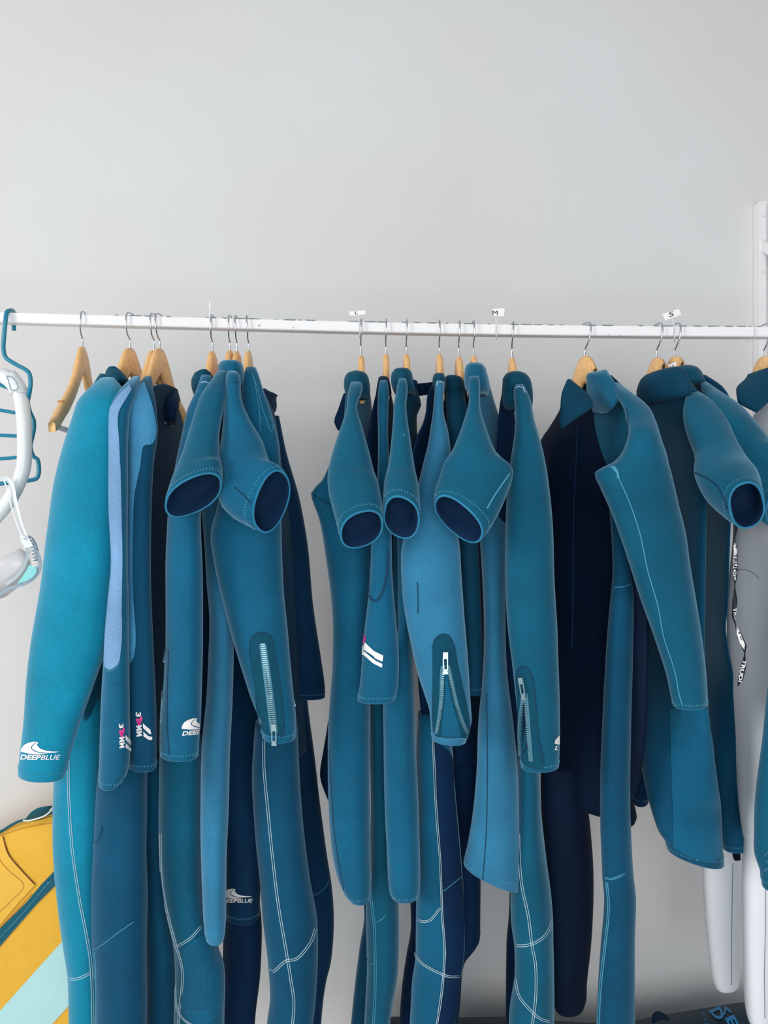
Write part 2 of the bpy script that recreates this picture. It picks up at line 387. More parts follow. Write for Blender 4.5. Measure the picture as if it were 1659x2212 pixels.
ux0, ux1 = W(1640, 0, WALL-.036).x, W(1655.5, 0, WALL-.036).x
up = box('wall_upright', ux0, ux1, WALL-.036, WALL-.001, .25, W(0, 434, WALL-.036).z, 'whitepaint', rack, .001)
for py_, px_ in ((465, 1650), (587, 1646.5)):
    c = W(px_, py_, WALL-.0375); V, Fc = [], []
    for r_, d_ in ((.0042, 0), (.0042, -.0015), (.002, -.0024), (.0006, -.0012)):
        for k in range(12): a = k*math.pi/6; V.append(c+Vector((math.cos(a)*r_, d_, math.sin(a)*r_)))
    for i in range(3):
        for k in range(12): Fc.append((i*12+k, i*12+(k+1) % 12, (i+1)*12+(k+1) % 12, (i+1)*12+k))
    Fc.append(tuple(36+k for k in range(12))); build('screw', V, Fc, 'whitepaint', up)
def beam(name, a, b, hw, hh, m, parent):
    a, b = Vector(a), Vector(b); t = (b-a).normalized(); s = t.cross(Vector((0, 0, 1))).normalized(); u = s.cross(t)
    vs = [p+s*i*hw+u*j*hh for p in (a, b) for i, j in ((-1, -1), (1, -1), (1, 1), (-1, 1))]
    return build(name, vs, [(0, 1, 2, 3), (7, 6, 5, 4)]+[(i, i+4, 4+(i+1) % 4, (i+1) % 4) for i in range(4)], m, parent, smooth=False)
xm = (ux0+ux1)/2; zr = W(0, 708, 0).z-.011
beam('diagonal_brace', (xm+.004, WALL-.03, W(0, 524, WALL-.04).z), (xm+.075, .06, zr+.02), .010, .012, 'whitepaint', rack)
beam('support_arm', (xm+.03, WALL, zr), (xm+.12, .0, zr), .012, .011, 'whitepaint', rack)
# ------------------------------------------------------------------ hangers
def hanger(px, label, rz=0.0, lean=0.0, top=None, arms=1.0, near=.3, far=.3):
    z0 = W(px, railpy(px), 0); L = empty('wooden_hanger', z0, label, 'hanger', 'wooden hangers on the white rail')
    ca, sa = math.cos(rz), math.sin(rz)
    def T(x, y, z): return z0+Vector((x*ca-y*sa, x*sa+y*ca, z))
    tz = -(.064 if top is None else (top-railpy(px))/1000.0)
    hk = [(lean, .017, -.018), (lean, .020, -.006), (lean*.9, .016, .0045), (lean*.8, 0, .0075), (lean*.6, -.015, .004), (lean*.4, -.0195, -.010), (0, -.0175, -.026), (-.001, -.008, -.042), (0, 0, -.05), (0, 0, tz-.004)]
    if tz > -.05: hk[-1] = (0, 0, -.056)
    V, Fc = tube_mesh(smoothline([T(*p) for p in hk], .004), .0016, 8); build('hook', V, Fc, 'chrome', L)
    u = [(0, tz), (.010, tz-.0015), (.019, tz-.007), (.028, tz-.018), (.038, tz-.034), (.055, tz-.062), (.085, tz-.093), (.125, tz-.123), (.165, tz-.150), (.195, tz-.172), (.212, tz-.187)]
    lo = [(0, tz-.058), (.006, tz-.060), (.016, tz-.069), (.028, tz-.082), (.042, tz-.096), (.060, tz-.112), (.086, tz-.134), (.118, tz-.158), (.155, tz-.180), (.185, tz-.199), (.208, tz-.206)]
    V, Fc = [], []; ht = .0066; seq = [(-a, b, -c, d) for (a, b), (c, d) in list(zip(u, lo))[:0:-1]]+[(a, b, c, d) for (a, b), (c, d) in zip(u, lo)]
    seq = [q for q in seq if -near <= q[0] <= far]
    for yu, zu, yl, zl in seq:
        xo = .0012*(abs(yu)/.21)                                     # arms curve slightly forward
        for x_, e in ((-ht*.55, 1), (-ht, .86), (-ht, .14), (-ht*.55, 0), (ht*.55, 0), (ht, .14), (ht, .86), (ht*.55, 1)):
            V.append(T(x_+xo, (yl+(yu-yl)*e)*arms, zl+(zu-zl)*e))
    n = len(seq)
    for i in range(n-1):
        for k in range(8): Fc.append((i*8+k, (i+1)*8+k, (i+1)*8+(k+1) % 8, i*8+(k+1) % 8))
    Fc += [tuple(reversed(range(8))), tuple((n-1)*8+k for k in range(8))]
    build('hanger_body', V, Fc, 'wood', L)
    if near < .2: return L
    zb = tz-.192; V, Fc = tube_mesh([T(0, -.19*arms, zb), T(0, 0, zb), T(0, .19*arms, zb)], .0055, 10)
    build('trouser_bar', V, Fc, mat('bar_grey', (196, 200, 204), .4), L)
    for s in (-1, 1):                                               # strap notch lip near the arm ends
        V, Fc = tube_mesh([T(-.006, s*.150*arms, tz-.1395), T(.006, s*.150*arms, tz-.1395)], .0022, 6)
        build('strap_notch', V, Fc, mat('wood_dark', (196, 128, 66), .5), L)
    return L
HL = [(178, 'empty wooden hanger, leftmost, its bare arm left of the big teal sleeve', .10, .004, 749),
 (281, 'wooden hanger second from left, holding the leftmost wetsuit with the fin print', -.18, .002, 752),
 (333, 'wooden hanger half hidden behind the one with the open triangle, third from left', -.15, -.001, 757),
 (345, 'wooden hanger fourth from left, showing an open triangle above dark collar', -.18, -.001, 753),
 (459, 'wooden hanger at left of the four packed hangers left of the gap in the rail', .0, .001, 759),
 (497, 'wooden hanger second of the four packed hangers, behind a rolled teal collar', .0, .001, 757),
 (512, 'pale wooden hanger third of the four packed hangers above a rolled teal collar', .0, -.002, 759),
 (537, 'wooden hanger right of the four packed hangers, its pale arm reaching to a pointed collar', .04, -.004, 758),
 (780, 'wooden hanger beneath the L card, first right of the gap in the rail', .06, .0, 768),
 (834, 'narrow edge-on wooden hanger second right of the gap in the rail', .0, .001, 765),
 (878, 'edge-on wooden hanger third right of the gap, above a rounded rolled collar', .02, .001, 765),
 (949, 'edge-on wooden hanger above the tall thin collar with white dotted stitching', .0, .0, 765),
 (991, 'edge-on wooden hanger above the dark high collar left of the M card', .0, .002, 770),
 (1023, 'short visible edge-on wooden hanger just left of the M card', .0, -.001, 769),
 (1106, 'wooden hanger just right of the M card, above a collar with white lines', -.06, .003, 773),
 (1264, 'broad wooden hanger alone above the large open black collar', .36, .003, 769),
 (1419, 'broad wooden hanger above the dark banded collar, left of the S card', .24, .003, 773),
 (1458, 'broad wooden hanger beneath the S card, with a small white label in front', .24, .003, 770),
 (1650, 'wooden hanger cut by the right picture edge, holding the white suit', .2, .004, 770)]
for px, lb, rz, le, tp in HL: hanger(px, lb, rz, le, tp, 1.0, *((.3, .3) if px == 178 else (.085, .13) if px < 700 else (.035, .05) if px > 1300 else (.058, .06) if px < 1200 else (.05, .06)))
# ------------------------------------------------------------------ wetsuits
def suit(px, label, cat='wetsuit', name='wetsuit'):
    return empty(name, W(px, railpy(px)+105, 0), label, cat, 'wetsuits hanging on the rail')
def dense(rows): return rows
# --- 1 leftmost
s = suit(281, 'leftmost wetsuit, wide bright teal long sleeve with white fin and DEEPBLUE print at its cuff')
loft('collar', [H(797, 232, 254, -.06, .03), H(803, 228, 262, -.05, .04), H(815, 226, 272, -.05, .06), H(832, 218, 284, -.05, .07)], s, 'collar', top='open', bottom='cap', amp=.001)
loft('torso', [H(818, 215, 290, -.02, .02, .06), H(860, 195, 305, -.02, .035, .11), H(950, 180, 318, 0, .04, .14), H(1200, 185, 325, 0, .04, .14), H(1450, 172, 322, 0, .04, .12), H(1560, 180, 318, 0, .04, .09)], s, 'teal', bottom='cap')
a = loft('sleeve', [H(818, 216, 248, -.18, .02), H(835, 197, 262, -.20, .035), H(860, 173, 272, -.215, .05), H(906, 155, 275, -.225, .06), H(965, 136, 272, -.23, .065), H(1033, 119, 268, -.23, .07), H(1142, 103, 262, -.23, .07), H(1254, 89, 254, -.23, .068), H(1363, 70, 242, -.23, .06), H(1471, 56, 206, -.235, .055), H(1580, 48, 166, -.24, .05), H(1640, 41, 149, -.24, .045), H(1672, 38, 141, -.24, .045)], s, 'bright')
fin(a, 46, 1626, 82, .02)
l = loft('leg', [H(1420, 150, 225, -.04, .04), H(1520, 135, 224, -.06, .045), H(1600, 122, 222, -.07, .05), H(1682, 117, 220, -.07, .06), H(1775, 114, 218, -.07, .06), H(1870, 117, 217, -.07, .06), H(1965, 125, 214, -.07, .058), H(2046, 136, 214, -.07, .055), H(2114, 146, 216, -.07, .055), H(2209, 147, 218, -.07, .055), H(2330, 150, 218, -.07, .055)], s, 'bright')
seam(l, [(148, 1615), (148, 1660), (149, 1720), (156, 1829), (171, 1937), (184, 2005), (195, 2073), (199, 2140), (201, 2230)], gap=2.2)
seam(l, [(146, 2114), (168, 2114), (198, 2101)], gap=2.2)
# --- 2
s = suit(333, 'wetsuit with the longest lilac arm panel, its print half wrapped round the sleeve')
loft('torso', [H(820, 290, 330, 0, .02, .05), H(900, 250, 330, 0, .035, .11), H(1200, 245, 325, .0, .035, .12), H(1500, 230, 325, 0, .035, .10), H(1700, 220, 318, 0, .045, .07)], s, 'mid', bottom='cap')
a = loft('sleeve', [H(815, 286, 304, -.2, .015), H(835, 266, 300, -.24, .025), H(870, 243, 288, -.27, .028), H(892, 237, 280, -.275, .03), H(979, 236, 275, -.28, .03), H(1100, 236, 275, -.28, .03), H(1213, 239, 276, -.28, .03), H(1300, 231, 278, -.28, .032), H(1363, 225, 278, -.28, .035), H(1430, 222, 279, -.28, .036), H(1540, 217, 281, -.28, .036), H(1640, 214, 281, -.28, .034), H(1672, 213, 274, -.28, .03), H(1698, 214, 251, -.285, .022)], s, 'blue')
patch(a, [(280, 832), (262, 850), (246, 872), (238, 893), (237, 979), (237, 1100), (243, 1213), (236, 1300), (230, 1363), (227, 1420), (229, 1441), (238, 1447), (250, 1440), (258, 1425), (262, 1380), (263, 1280), (264, 1200), (262, 1100), (259, 980), (256, 900), (268, 870), (284, 842)], 'lilac', 'arm_panel', off=.0022, smooth_edge=True, label='lilac stretch panel along the arm')
seam(a, [(223, 1420), (227, 1443), (238, 1450), (251, 1443), (260, 1427)], 'threadT', .0008)
def three_mm(P, x, y, k, narrow=1.0):
    """upright print reading 3, heart, MM with two stripes"""
    n = narrow
    text(P, '3', (x+1*n, y), (0, 10*k), (11*n*k, 0), 'print', bold=.04)
    patch(P, [(x+1*n, y+16*k), (x+4*n, y+13*k), (x+8*n, y+15*k), (x+12*n, y+8*k), (x+15*n, y+10*k), (x+14.5*n, y+16*k), (x+10*n, y+28*k), (x+6*n, y+28*k)], 'pink', 'heart_print', off=.0014, step=4)
    patch(P, [(x+5*n, y+17*k), (x+8*n, y+22*k), (x+12.3*n, y+14*k), (x+9*n, y+25*k), (x+7*n, y+25*k)], 'pinkD', 'heart_core', off=.0018, step=4)
    text(P, 'M', (x+2*n, y+29.5*k), (0, 11*k), (12*n*k, -2*k), 'print', bold=.05)
    text(P, 'M', (x+2.5*n, y+42*k), (0, 11*k), (12*n*k, -2*k), 'print', bold=.05)
    patch(P, [(x+16*n, y+24*k), (x+31*n, y+38*k), (x+33*n, y+48*k), (x+29*n, y+47*k), (x+16.5*n, y+34*k)], 'print', 'stripe_print', off=.0014, step=5)
    patch(P, [(x+17*n, y+42*k), (x+27*n, y+52*k), (x+35*n, y+53*k), (x+35*n, y+60*k), (x+28*n, y+60*k), (x+17.5*n, y+52*k)], 'print', 'stripe_print', off=.0014, step=5)
three_mm(a, 256, 1563, 1.0, .85)
l = loft('leg', [H(1600, 222, 318, -.11, .05), H(1690, 210, 316, -.12, .06), H(1748, 205, 316, -.12, .06), H(1829, 201, 316, -.12, .06), H(1937, 196, 317, -.12, .06), H(2019, 195, 316, -.12, .06), H(2100, 201, 316, -.12, .058), H(2209, 203, 316, -.12, .055), H(2330, 205, 316, -.12, .055)], s, 'mid', amp=.004)
seam(l, [(201, 2054), (225, 2038), (255, 2015), (290, 1990)], 'threadT', .0009, name='crease_seam')
seam(l, [(203, 2056), (206, 2100), (206, 2160), (207, 2230)], 'threadT', .0010, gap=2)
seam(l, [(203, 1827), (212, 1815), (218, 1800), (221, 1785)], 'mid', .0028, name='wrinkle')
# --- 3
s = suit(345, 'wetsuit with shorter pale blue arm panel and full 3 heart MM print with stripes')
t = loft('torso', [H(836, 350, 384, -.02, .02, .04), H(850, 334, 390, -.01, .03, .10), H(864, 322, 394, 0, .035, .14), H(885, 312, 402, 0, .035, .15), H(1000, 300, 400, 0, .035, .13), H(1200, 300, 390, 0, .035, .10), H(1500, 300, 372, 0, .035, .08), H(1700, 300, 352, 0, .04, .05)], s, 'deep', bottom='cap')
loft('collar', [H(846, 354, 384, .02, .025), H(864, 348, 388, .0, .04), H(890, 350, 386, -.02, .05), H(915, 360, 380, -.04, .04)], s, 'navy', top='open', bottom='cap', amp=.001)
seam(t, [(355, 912), (363, 917), (372, 920)], 'thread', .0014, name='label_edge')
a = loft('sleeve', [H(815, 313, 327, -.18, .015), H(835, 296, 330, -.21, .025), H(857, 275, 334, -.235, .03), H(884, 267, 337, -.24, .03), H(930, 272, 340, -.24, .032), H(1000, 272, 332, -.24, .032), H(1100, 271, 328, -.24, .032), H(1200, 271, 327, -.24, .032), H(1433, 268, 334, -.24, .034), H(1540, 270, 338, -.24, .034), H(1655, 278, 338, -.24, .032)], s, 'mid')
patch(a, [(312, 826), (290, 840), (274, 858), (268, 884), (273, 912), (273, 993), (272, 1101), (272, 1200), (270, 1420), (282, 1433), (292, 1411), (294, 1363), (289, 1281), (288, 1200), (291, 1080), (303, 1010), (310, 965), (328, 958), (336, 930), (329, 882), (316, 838)], 'duo', 'arm_panel', off=.0022, smooth_edge=True, label='pale blue stretch panel along the arm')
three_mm(a, 293, 1538, 1.0)
loft('leg', [H(1640, 300, 352, -.02, .04), H(1800, 304, 354, -.02, .045), H(1965, 306, 366, -.02, .05), H(2050, 308, 380, -.02, .05), H(2330, 310, 384, -.02, .05)], s, 'mid')
# --- 4
s = suit(459, 'wetsuit with long sleeve showing a cut-off fin print and zip at its left cuff')
loft('collar', [H(803, 430, 450, -.12, .03), H(810, 418, 458, -.11, .05), H(830, 412, 464, -.1, .06), H(850, 418, 464, -.1, .06)], s, 'collar', top='open', bottom='cap', amp=.001)
a = loft('sleeve', [H(812, 434, 456, -.19, .015), H(830, 428, 460, -.2, .02), H(850, 420, 460, -.21, .022), H(884, 405, 456, -.215, .025), H(938, 393, 448, -.22, .03), H(1010, 378, 442, -.23, .035), H(1080, 366, 436, -.235, .04), H(1115, 362, 434, -.24, .042), H(1237, 358, 438, -.24, .045), H(1390, 359, 438, -.24, .045), H(1471, 356, 436, -.24, .045), H(1560, 348, 434, -.24, .042), H(1630, 345, 428, -.24, .04)], s, 'blue')
seam(a, [(434, 827), (443, 825), (452, 828)], 'thread', .0008)
loft('torso', [H(840, 430, 462, .0, .02, .03), H(870, 430, 480, .0, .03, .06), H(950, 425, 500, .0, .035, .08), H(1100, 410, 500, .02, .035, .08), H(1400, 400, 500, .02, .04, .06), H(1620, 380, 480, .02, .045, .03)], s, 'deep', bottom='cap')
zipper(a, [(361, 1404), (356, 1440), (353, 1500), (350, 1560), (349, 1620)], None, (356, 1436), .5)
seam(a, [(365, 1404), (362, 1500), (362, 1570), (366, 1630)], 'threadD', .0009)
fin(a, 393, 1576, 74, -.09, clip=430)
l = loft('leg', [H(1590, 346, 436, -.06, .05), H(1666, 344, 437, -.06, .06), H(1775, 342, 437, -.06, .06), H(1883, 346, 438, -.06, .06), H(1965, 357, 446, -.06, .06), H(2043, 373, 470, -.06, .06), H(2100, 377, 486, -.06, .06), H(2209, 375, 484, -.06, .058), H(2330, 374, 484, -.06, .055)], s, 'teal')
seam(l, [(347, 1800), (349, 1897), (360, 1965), (380, 2040), (393, 2087), (394, 2127), (387, 2190), (385, 2230)], gap=1.8)
seam(l, [(374, 2046), (384, 2043), (411, 2027), (436, 1999)], gap=2.0)
seam(l, [(378, 2127), (381, 2172), (387, 2190), (406, 2209), (430, 2220)], gap=1.4)
patch(l, [(396, 2050), (440, 2018), (468, 2040), (480, 2100), (476, 2180), (440, 2215), (410, 2200), (392, 2170), (399, 2120)], 'blue', 'knee_pad', off=.0016, smooth_edge=True, label='ribbed knee panel')
for k in range(9): seam(l, [(404+k*6, 2048-k*3), (410+k*6, 2110), (404+k*6, 2185)], 'blue', .0007, off=.0020, name='knee_rib')
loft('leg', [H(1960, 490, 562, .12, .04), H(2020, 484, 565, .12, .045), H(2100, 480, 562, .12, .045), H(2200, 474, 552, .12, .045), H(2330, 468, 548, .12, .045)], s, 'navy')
# --- 5 short sleeve
s = suit(497, 'shorty wetsuit with leftmost wide short sleeve opening, above the first zipped cuff')
a = loft('sleeve', [H(803, 470, 492, -.20, .015), H(815, 462, 492, -.21, .02), H(849, 438, 490, -.235, .024), H(889, 422, 482, -.25, .026), H(938, 406, 474, -.27, .03), H(985, 391, 474, -.29, .032), G(425, 1025, 55, -17, 0, 28, -.305, 0, .028), G(418, 1069, 62, -23, 0, 41, -.32, 0, .030)], s, 'teal', th=.005)
t = loft('leg', [H(1000, 425, 500, -.08, .04, .03), H(1080, 432, 500, -.09, .04), H(1155, 439, 500, -.1, .04), H(1254, 445, 500, -.11, .045), H(1336, 452, 504, -.11, .045), H(1471, 449, 503, -.12, .045), H(1607, 438, 496, -.12, .045), H(1742, 434, 493, -.12, .045), H(1856, 435, 489, -.12, .045), H(1937, 438, 488, -.12, .042), H(2000, 441, 487, -.12, .04), H(2022, 444, 484, -.12, .036)], s, 'pale')
# --- 6 short sleeve with collar roll
s = suit(512, 'shorty wetsuit with rolled collar and short sleeve opening tilted sharply right')
loft('collar', [H(782, 480, 512, -.13, .02), H(786, 474, 520, -.14, .045), H(798, 470, 527, -.15, .06), H(815, 474, 528, -.15, .06), H(835, 484, 526, -.14, .05)], s, 'blue', top='open', bottom='cap', amp=.0025)
a = loft('sleeve', [H(803, 492, 512, -.215, .012), H(812, 489, 517, -.225, .018), H(857, 487, 519, -.235, .022), H(911, 483, 541, -.245, .028), H(952, 477, 566, -.255, .034), G(524, 1000, 58, 4, -4, 28, -.27, 0, .03), G(540, 1052, 64, -36, 14, 40, -.285, 0, .035), G(565, 1070, 46, -54, 22, 34, -.295, 0, .03), G(586, 1083, 29, -61, 27, 28, -.30, 0, .028)], s, 'blue', th=.005)
seam(a, [(503, 826), (508, 824), (514, 828)], 'threadD', .0008)
seam(a, [(506, 1052), (525, 1068), (541, 1086)], 'threadD', .0012)
t = loft('torso', [H(850, 480, 528, .0, .02, .05), H(950, 480, 580, .02, .03, .08), H(1100, 480, 590, .02, .03, .08), H(1400, 480, 575, .03, .035, .06), H(1600, 482, 570, .03, .04, .04), H(1900, 482, 563, .03, .045), H(1975, 486, 561, .03, .045)], s, 'deep')
fin(t, 480, 1938, 64, .02)
# --- 7
s = suit(537, 'long wetsuit with fully closed zipped sleeve cuff, hanging left of the bare wall gap')
t = loft('torso', [H(796, 530, 552, .0, .02, .02), H(830, 528, 566, .0, .03, .05), H(870, 530, 590, .0, .03, .10), H(950, 540, 604, .0, .03, .12), H(1050, 560, 626, .02, .03, .13), H(1300, 560, 656, .04, .035, .12), H(1500, 570, 660, .04, .04, .1), H(1640, 570, 664, .04, .045, .08)], s, 'deep', bottom='cap')
loft('collar', [H(840, 565, 574, .09, .008), H(845, 566, 586, .09, .014, .02), H(850, 567, 600, .09, .016, .03), H(855, 568, 597, .09, .018, .03), H(870, 570, 598, .09, .02, .03), H(884, 574, 596, .09, .018, .03), H(893, 579, 590, .09, .01, .01)], s, 'navy', top='cap', bottom='cap', amp=.0015)
a = loft('sleeve', [H(795, 531, 553, -.14, .015), H(812, 526, 560, -.15, .02), H(840, 522, 568, -.155, .024), H(890, 518, 586, -.16, .03), H(950, 500, 601, -.165, .035), H(1030, 480, 605, -.17, .04), H(1101, 466, 607, -.18, .045), H(1155, 453, 608, -.18, .05), H(1213, 460, 610, -.185, .05), H(1268, 471, 613, -.19, .05), H(1352, 493, 621, -.19, .05), H(1430, 517, 627, -.19, .05), H(1504, 541, 634, -.19, .045), H(1552, 560, 639, -.19, .042), H(1592, 567, 638, -.19, .04)], s, 'blue')
zipper(a, [(566, 1391), (572, 1440), (580, 1500), (590, 1582)], [(570, 1391), (577, 1440), (585, 1500), (595, 1582)], (593, 1578), .0,
       arch=[(540, 1420), (541, 1385), (551, 1370), (566, 1366), (581, 1371), (590, 1392), (596, 1420), (602, 1460), (608, 1500), (614, 1586), (600, 1586), (580, 1586), (560, 1560), (553, 1500)])
seam(a, [(541, 803), (548, 815), (556, 860), (561, 900), (562, 935)], 'threadT', .0008)
seam(a, [(546, 812), (556, 838), (566, 880), (577, 912), (585, 932), (591, 915), (588, 895)], 'threadT', .0008)
seam(a, [(636, 1513), (637, 1525)], 'thread', .0018, name='side_label'); 
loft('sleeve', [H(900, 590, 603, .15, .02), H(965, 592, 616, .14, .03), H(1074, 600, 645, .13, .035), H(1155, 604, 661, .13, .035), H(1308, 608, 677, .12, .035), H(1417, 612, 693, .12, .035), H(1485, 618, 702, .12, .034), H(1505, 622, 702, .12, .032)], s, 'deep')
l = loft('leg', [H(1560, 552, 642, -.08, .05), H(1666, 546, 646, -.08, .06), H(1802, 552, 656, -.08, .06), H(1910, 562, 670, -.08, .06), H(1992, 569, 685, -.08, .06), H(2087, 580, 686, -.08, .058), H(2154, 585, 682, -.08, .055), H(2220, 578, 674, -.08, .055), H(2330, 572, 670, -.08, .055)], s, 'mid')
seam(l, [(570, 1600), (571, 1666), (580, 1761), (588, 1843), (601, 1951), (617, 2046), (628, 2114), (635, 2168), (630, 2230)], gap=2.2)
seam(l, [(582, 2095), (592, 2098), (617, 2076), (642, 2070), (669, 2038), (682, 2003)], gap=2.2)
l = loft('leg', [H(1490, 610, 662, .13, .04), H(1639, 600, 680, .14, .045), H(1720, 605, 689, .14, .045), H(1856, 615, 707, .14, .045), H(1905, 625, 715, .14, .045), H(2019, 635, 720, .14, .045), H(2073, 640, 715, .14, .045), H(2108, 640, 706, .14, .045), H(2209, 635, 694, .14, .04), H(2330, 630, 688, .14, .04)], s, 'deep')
seam(l, [(674, 1935), (690, 1928), (703, 1916), (711, 1903)], 'threadT', .0008)
# --- 9 centre group
s = suit(780, 'shorty wetsuit beneath the L card, with a pointed armpit gusset jutting left')
loft('collar', [H(806, 756, 784, -.12, .03), H(811, 748, 792, -.13, .05), H(824, 743, 797, -.14, .06), H(838, 743, 799, -.14, .06), H(858, 748, 800, -.13, .05)], s, 'collar', top='open', bottom='cap', amp=.0025)
loft('neck_flap', [H(850, 742, 765, -.05, .008), H(880, 732, 762, -.06, .008), H(912, 722, 752, -.06, .008), H(930, 730, 745, -.06, .006)], s, 'navy', bottom='cap', amp=.001)
a = loft('sleeve', [H(827, 757, 782, -.19, .015), H(841, 753, 784, -.205, .02), H(879, 750, 770, -.23, .02), H(900, 745, 775, -.24, .022), H(938, 732, 786, -.25, .028), H(1006, 712, 804, -.27, .032), G(763, 1050, 54, -2, 0, 28, -.285, 0, .028), G(775, 1105, 51, -9, 2, 38, -.30, 0, .030), G(781, 1143, 47, -13, 2, 39, -.31, 0, .03)], s, 'teal', th=.005)
t = loft('torso', [H(822, 750, 796, -.03, .02, .03), H(860, 746, 802, -.03, .035, .05), H(930, 740, 806, -.03, .04, .06), H(1005, 712, 810, -.04, .045, .05), H(1040, 694, 812, -.05, .045, .04), H(1067, 671, 812, -.06, .04, .04), H(1085, 675, 812, -.06, .04, .04), H(1107, 683, 812, -.06, .045, .03), H(1196, 701, 808, -.07, .05), H(1295, 714, 802, -.08, .05), H(1363, 718, 800, -.08, .05), H(1444, 717, 800, -.08, .05), H(1525, 712, 800, -.08, .05), H(1607, 709, 800, -.08, .052), H(1693, 709, 800, -.08, .052), H(1802, 714, 801, -.08, .052), H(1862, 722, 802, -.08, .05), H(1902, 733, 803, -.08, .048), H(1924, 744, 802, -.08, .044), H(1935, 752, 801, -.08, .04)], s, 'blue')
seam(t, [(712, 1620), (716, 1700), (722, 1790), (733, 1870), (743, 1922)], 'threadD', .0008)
seam(t, [(679, 1070), (700, 1083), (718, 1092)], 'threadD', .0010)
loft('sleeve', [H(1560, 708, 740, .14, .03), H(1620, 698, 742, .14, .03), H(1675, 691, 744, .14, .03), H(1700, 698, 744, .14, .03), H(1726, 708, 744, .14, .03)], s, 'navy', stitch=False)
# --- 10
s = suit(834, 'wetsuit with very narrow long sleeve carrying two white chevron stripes')
loft('collar', [H(816, 818, 838, -.1, .02), H(826, 816, 842, -.12, .03), H(850, 812, 846, -.12, .04)], s, 'navy', top='open', bottom='cap', amp=.001)
a = loft('sleeve', [H(823, 821, 836, -.16, .012), H(835, 818, 839, -.17, .016), H(860, 816, 841, -.175, .018), H(884, 815, 840, -.18, .02), H(925, 816, 839, -.18, .02), H(1020, 815, 843, -.19, .022), H(1100, 806, 846, -.2, .024), H(1169, 801, 847, -.2, .026), H(1227, 798, 848, -.2, .028), H(1308, 792, 854, -.2, .03), H(1363, 786, 859, -.2, .032), H(1444, 780, 862, -.2, .032), H(1490, 776, 858, -.2, .032), H(1512, 772, 853, -.2, .03)], s, 'blue')
seam(a, [(800, 1200), (797, 1270), (799, 1288), (808, 1298), (819, 1293), (829, 1270), (836, 1235), (837, 1190)], 'threadD', .0009, gap=1.6, name='elbow_panel_seam')
patch(a, [(789, 1387), (808, 1406), (828, 1416), (826, 1429), (811, 1422), (806, 1416), (787, 1403)], 'print', 'stripe_print', off=.0014, step=5)
patch(a, [(787, 1406), (804, 1421), (812, 1427), (826, 1434), (825, 1442), (807, 1433), (786, 1414)], 'print', 'stripe_print', off=.0014, step=5)
patch(a, [(786, 1371), (790, 1374), (791, 1380), (788, 1388), (785, 1391)], 'pink', 'heart_print', off=.0014, step=3)
patch(a, [(784.5, 1392), (787, 1394), (786, 1415), (783, 1415)], 'print', 'edge_print', off=.0014, step=3)
loft('torso', [H(832, 818, 842, .0, .02, .02), H(880, 806, 852, .0, .03, .05), H(940, 796, 862, .0, .035, .07), H(1100, 790, 868, .0, .035, .07), H(1380, 790, 866, .0, .04, .05), H(1490, 800, 855, 0.01, .035, .03)], s, 'navy', bottom='cap')
l = loft('leg', [H(1500, 796, 836, .0, .04), H(1700, 800, 842, .0, .045), H(1850, 798, 855, .0, .05), H(1943, 790, 861, .0, .05), H(2019, 791, 862, .0, .05), H(2087, 792, 860, .0, .05), H(2127, 790, 855, 0, .05), H(2154, 789, 850, .0, .045), H(2220, 786, 841, .0, .045), H(2330, 782, 838, .0, .045)], s, 'teal')
seam(l, [(801, 1930), (806, 1975), (809, 2005), (811, 2087), (810, 2154), (806, 2230)], 'threadT', .0010, gap=2)
seam(l, [(813, 1992), (824, 1986), (834, 1976)], 'threadT', .0009); seam(l, [(793, 2071), (801, 2083), (808, 2080)], 'threadT', .0009)
loft('leg', [H(1900, 778, 815, .13, .03), H(1978, 786, 820, .13, .03), H(2046, 776, 812, .13, .03), H(2127, 766, 805, .13, .03), H(2209, 757, 800, .13, .03), H(2330, 750, 796, .13, .03)], s, 'mid')
# --- 11
s = suit(878, 'shorty wetsuit with upright oval short sleeve opening, second of the three on the central group')
loft('collar', [H(799, 856, 880, -.14, .02), H(803, 849, 887, -.15, .045), H(815, 844, 891, -.16, .055), H(832, 845, 894, -.16, .055), H(850, 852, 898, -.14, .05)], s, 'collar', top='open', bottom='cap', amp=.003)
loft('collar_tab', [H(820, 884, 894, -.06, .006), H(824, 884, 902, -.06, .006), H(838, 886, 900, -.06, .006)], s, 'navy', bottom='cap', amp=.0005)
a = loft('sleeve', [H(819, 862, 877, -.215, .012), H(832, 859, 879, -.225, .016), H(850, 856, 879, -.23, .018), H(875, 851, 876, -.24, .02), H(898, 850, 878, -.245, .02), H(952, 845, 887, -.26, .024), H(1006, 837, 896, -.275, .028), G(867, 1045, 38, 5, -2, 24, -.29, 0, .024), G(867, 1085, 40, 12, -6, 36, -.30, 0, .028), G(867, 1117, 39, 17, -9, 43, -.31, 0, .03)], s, 'teal', th=.005)
patch(a, [(868, 936), (872, 938), (876, 942), (872, 942)], 'threadT', 'lint_speck', step=3)
loft('torso', [H(828, 862, 896, -.05, .02, .02), H(870, 858, 910, -.04, .03, .04), H(892, 856, 901, -.04, .03, .04), H(950, 852, 902, -.04, .035, .05), H(1100, 850, 900, -.04, .035, .04), H(1350, 846, 888, -.07, .04)], s, 'pine', bottom='cap')
l = loft('leg', [H(1100, 856, 884, -.08, .035), H(1360, 858, 887, -.1, .035), H(1420, 842, 890, -.11, .04), H(1500, 829, 894, -.12, .04), H(1612, 829, 898, -.12, .042), H(1748, 832, 904, -.12, .042), H(1883, 838, 909, -.12, .042), H(1915, 840, 908, -.12, .04), H(1932, 845, 905, -.12, .036)], s, 'blue')
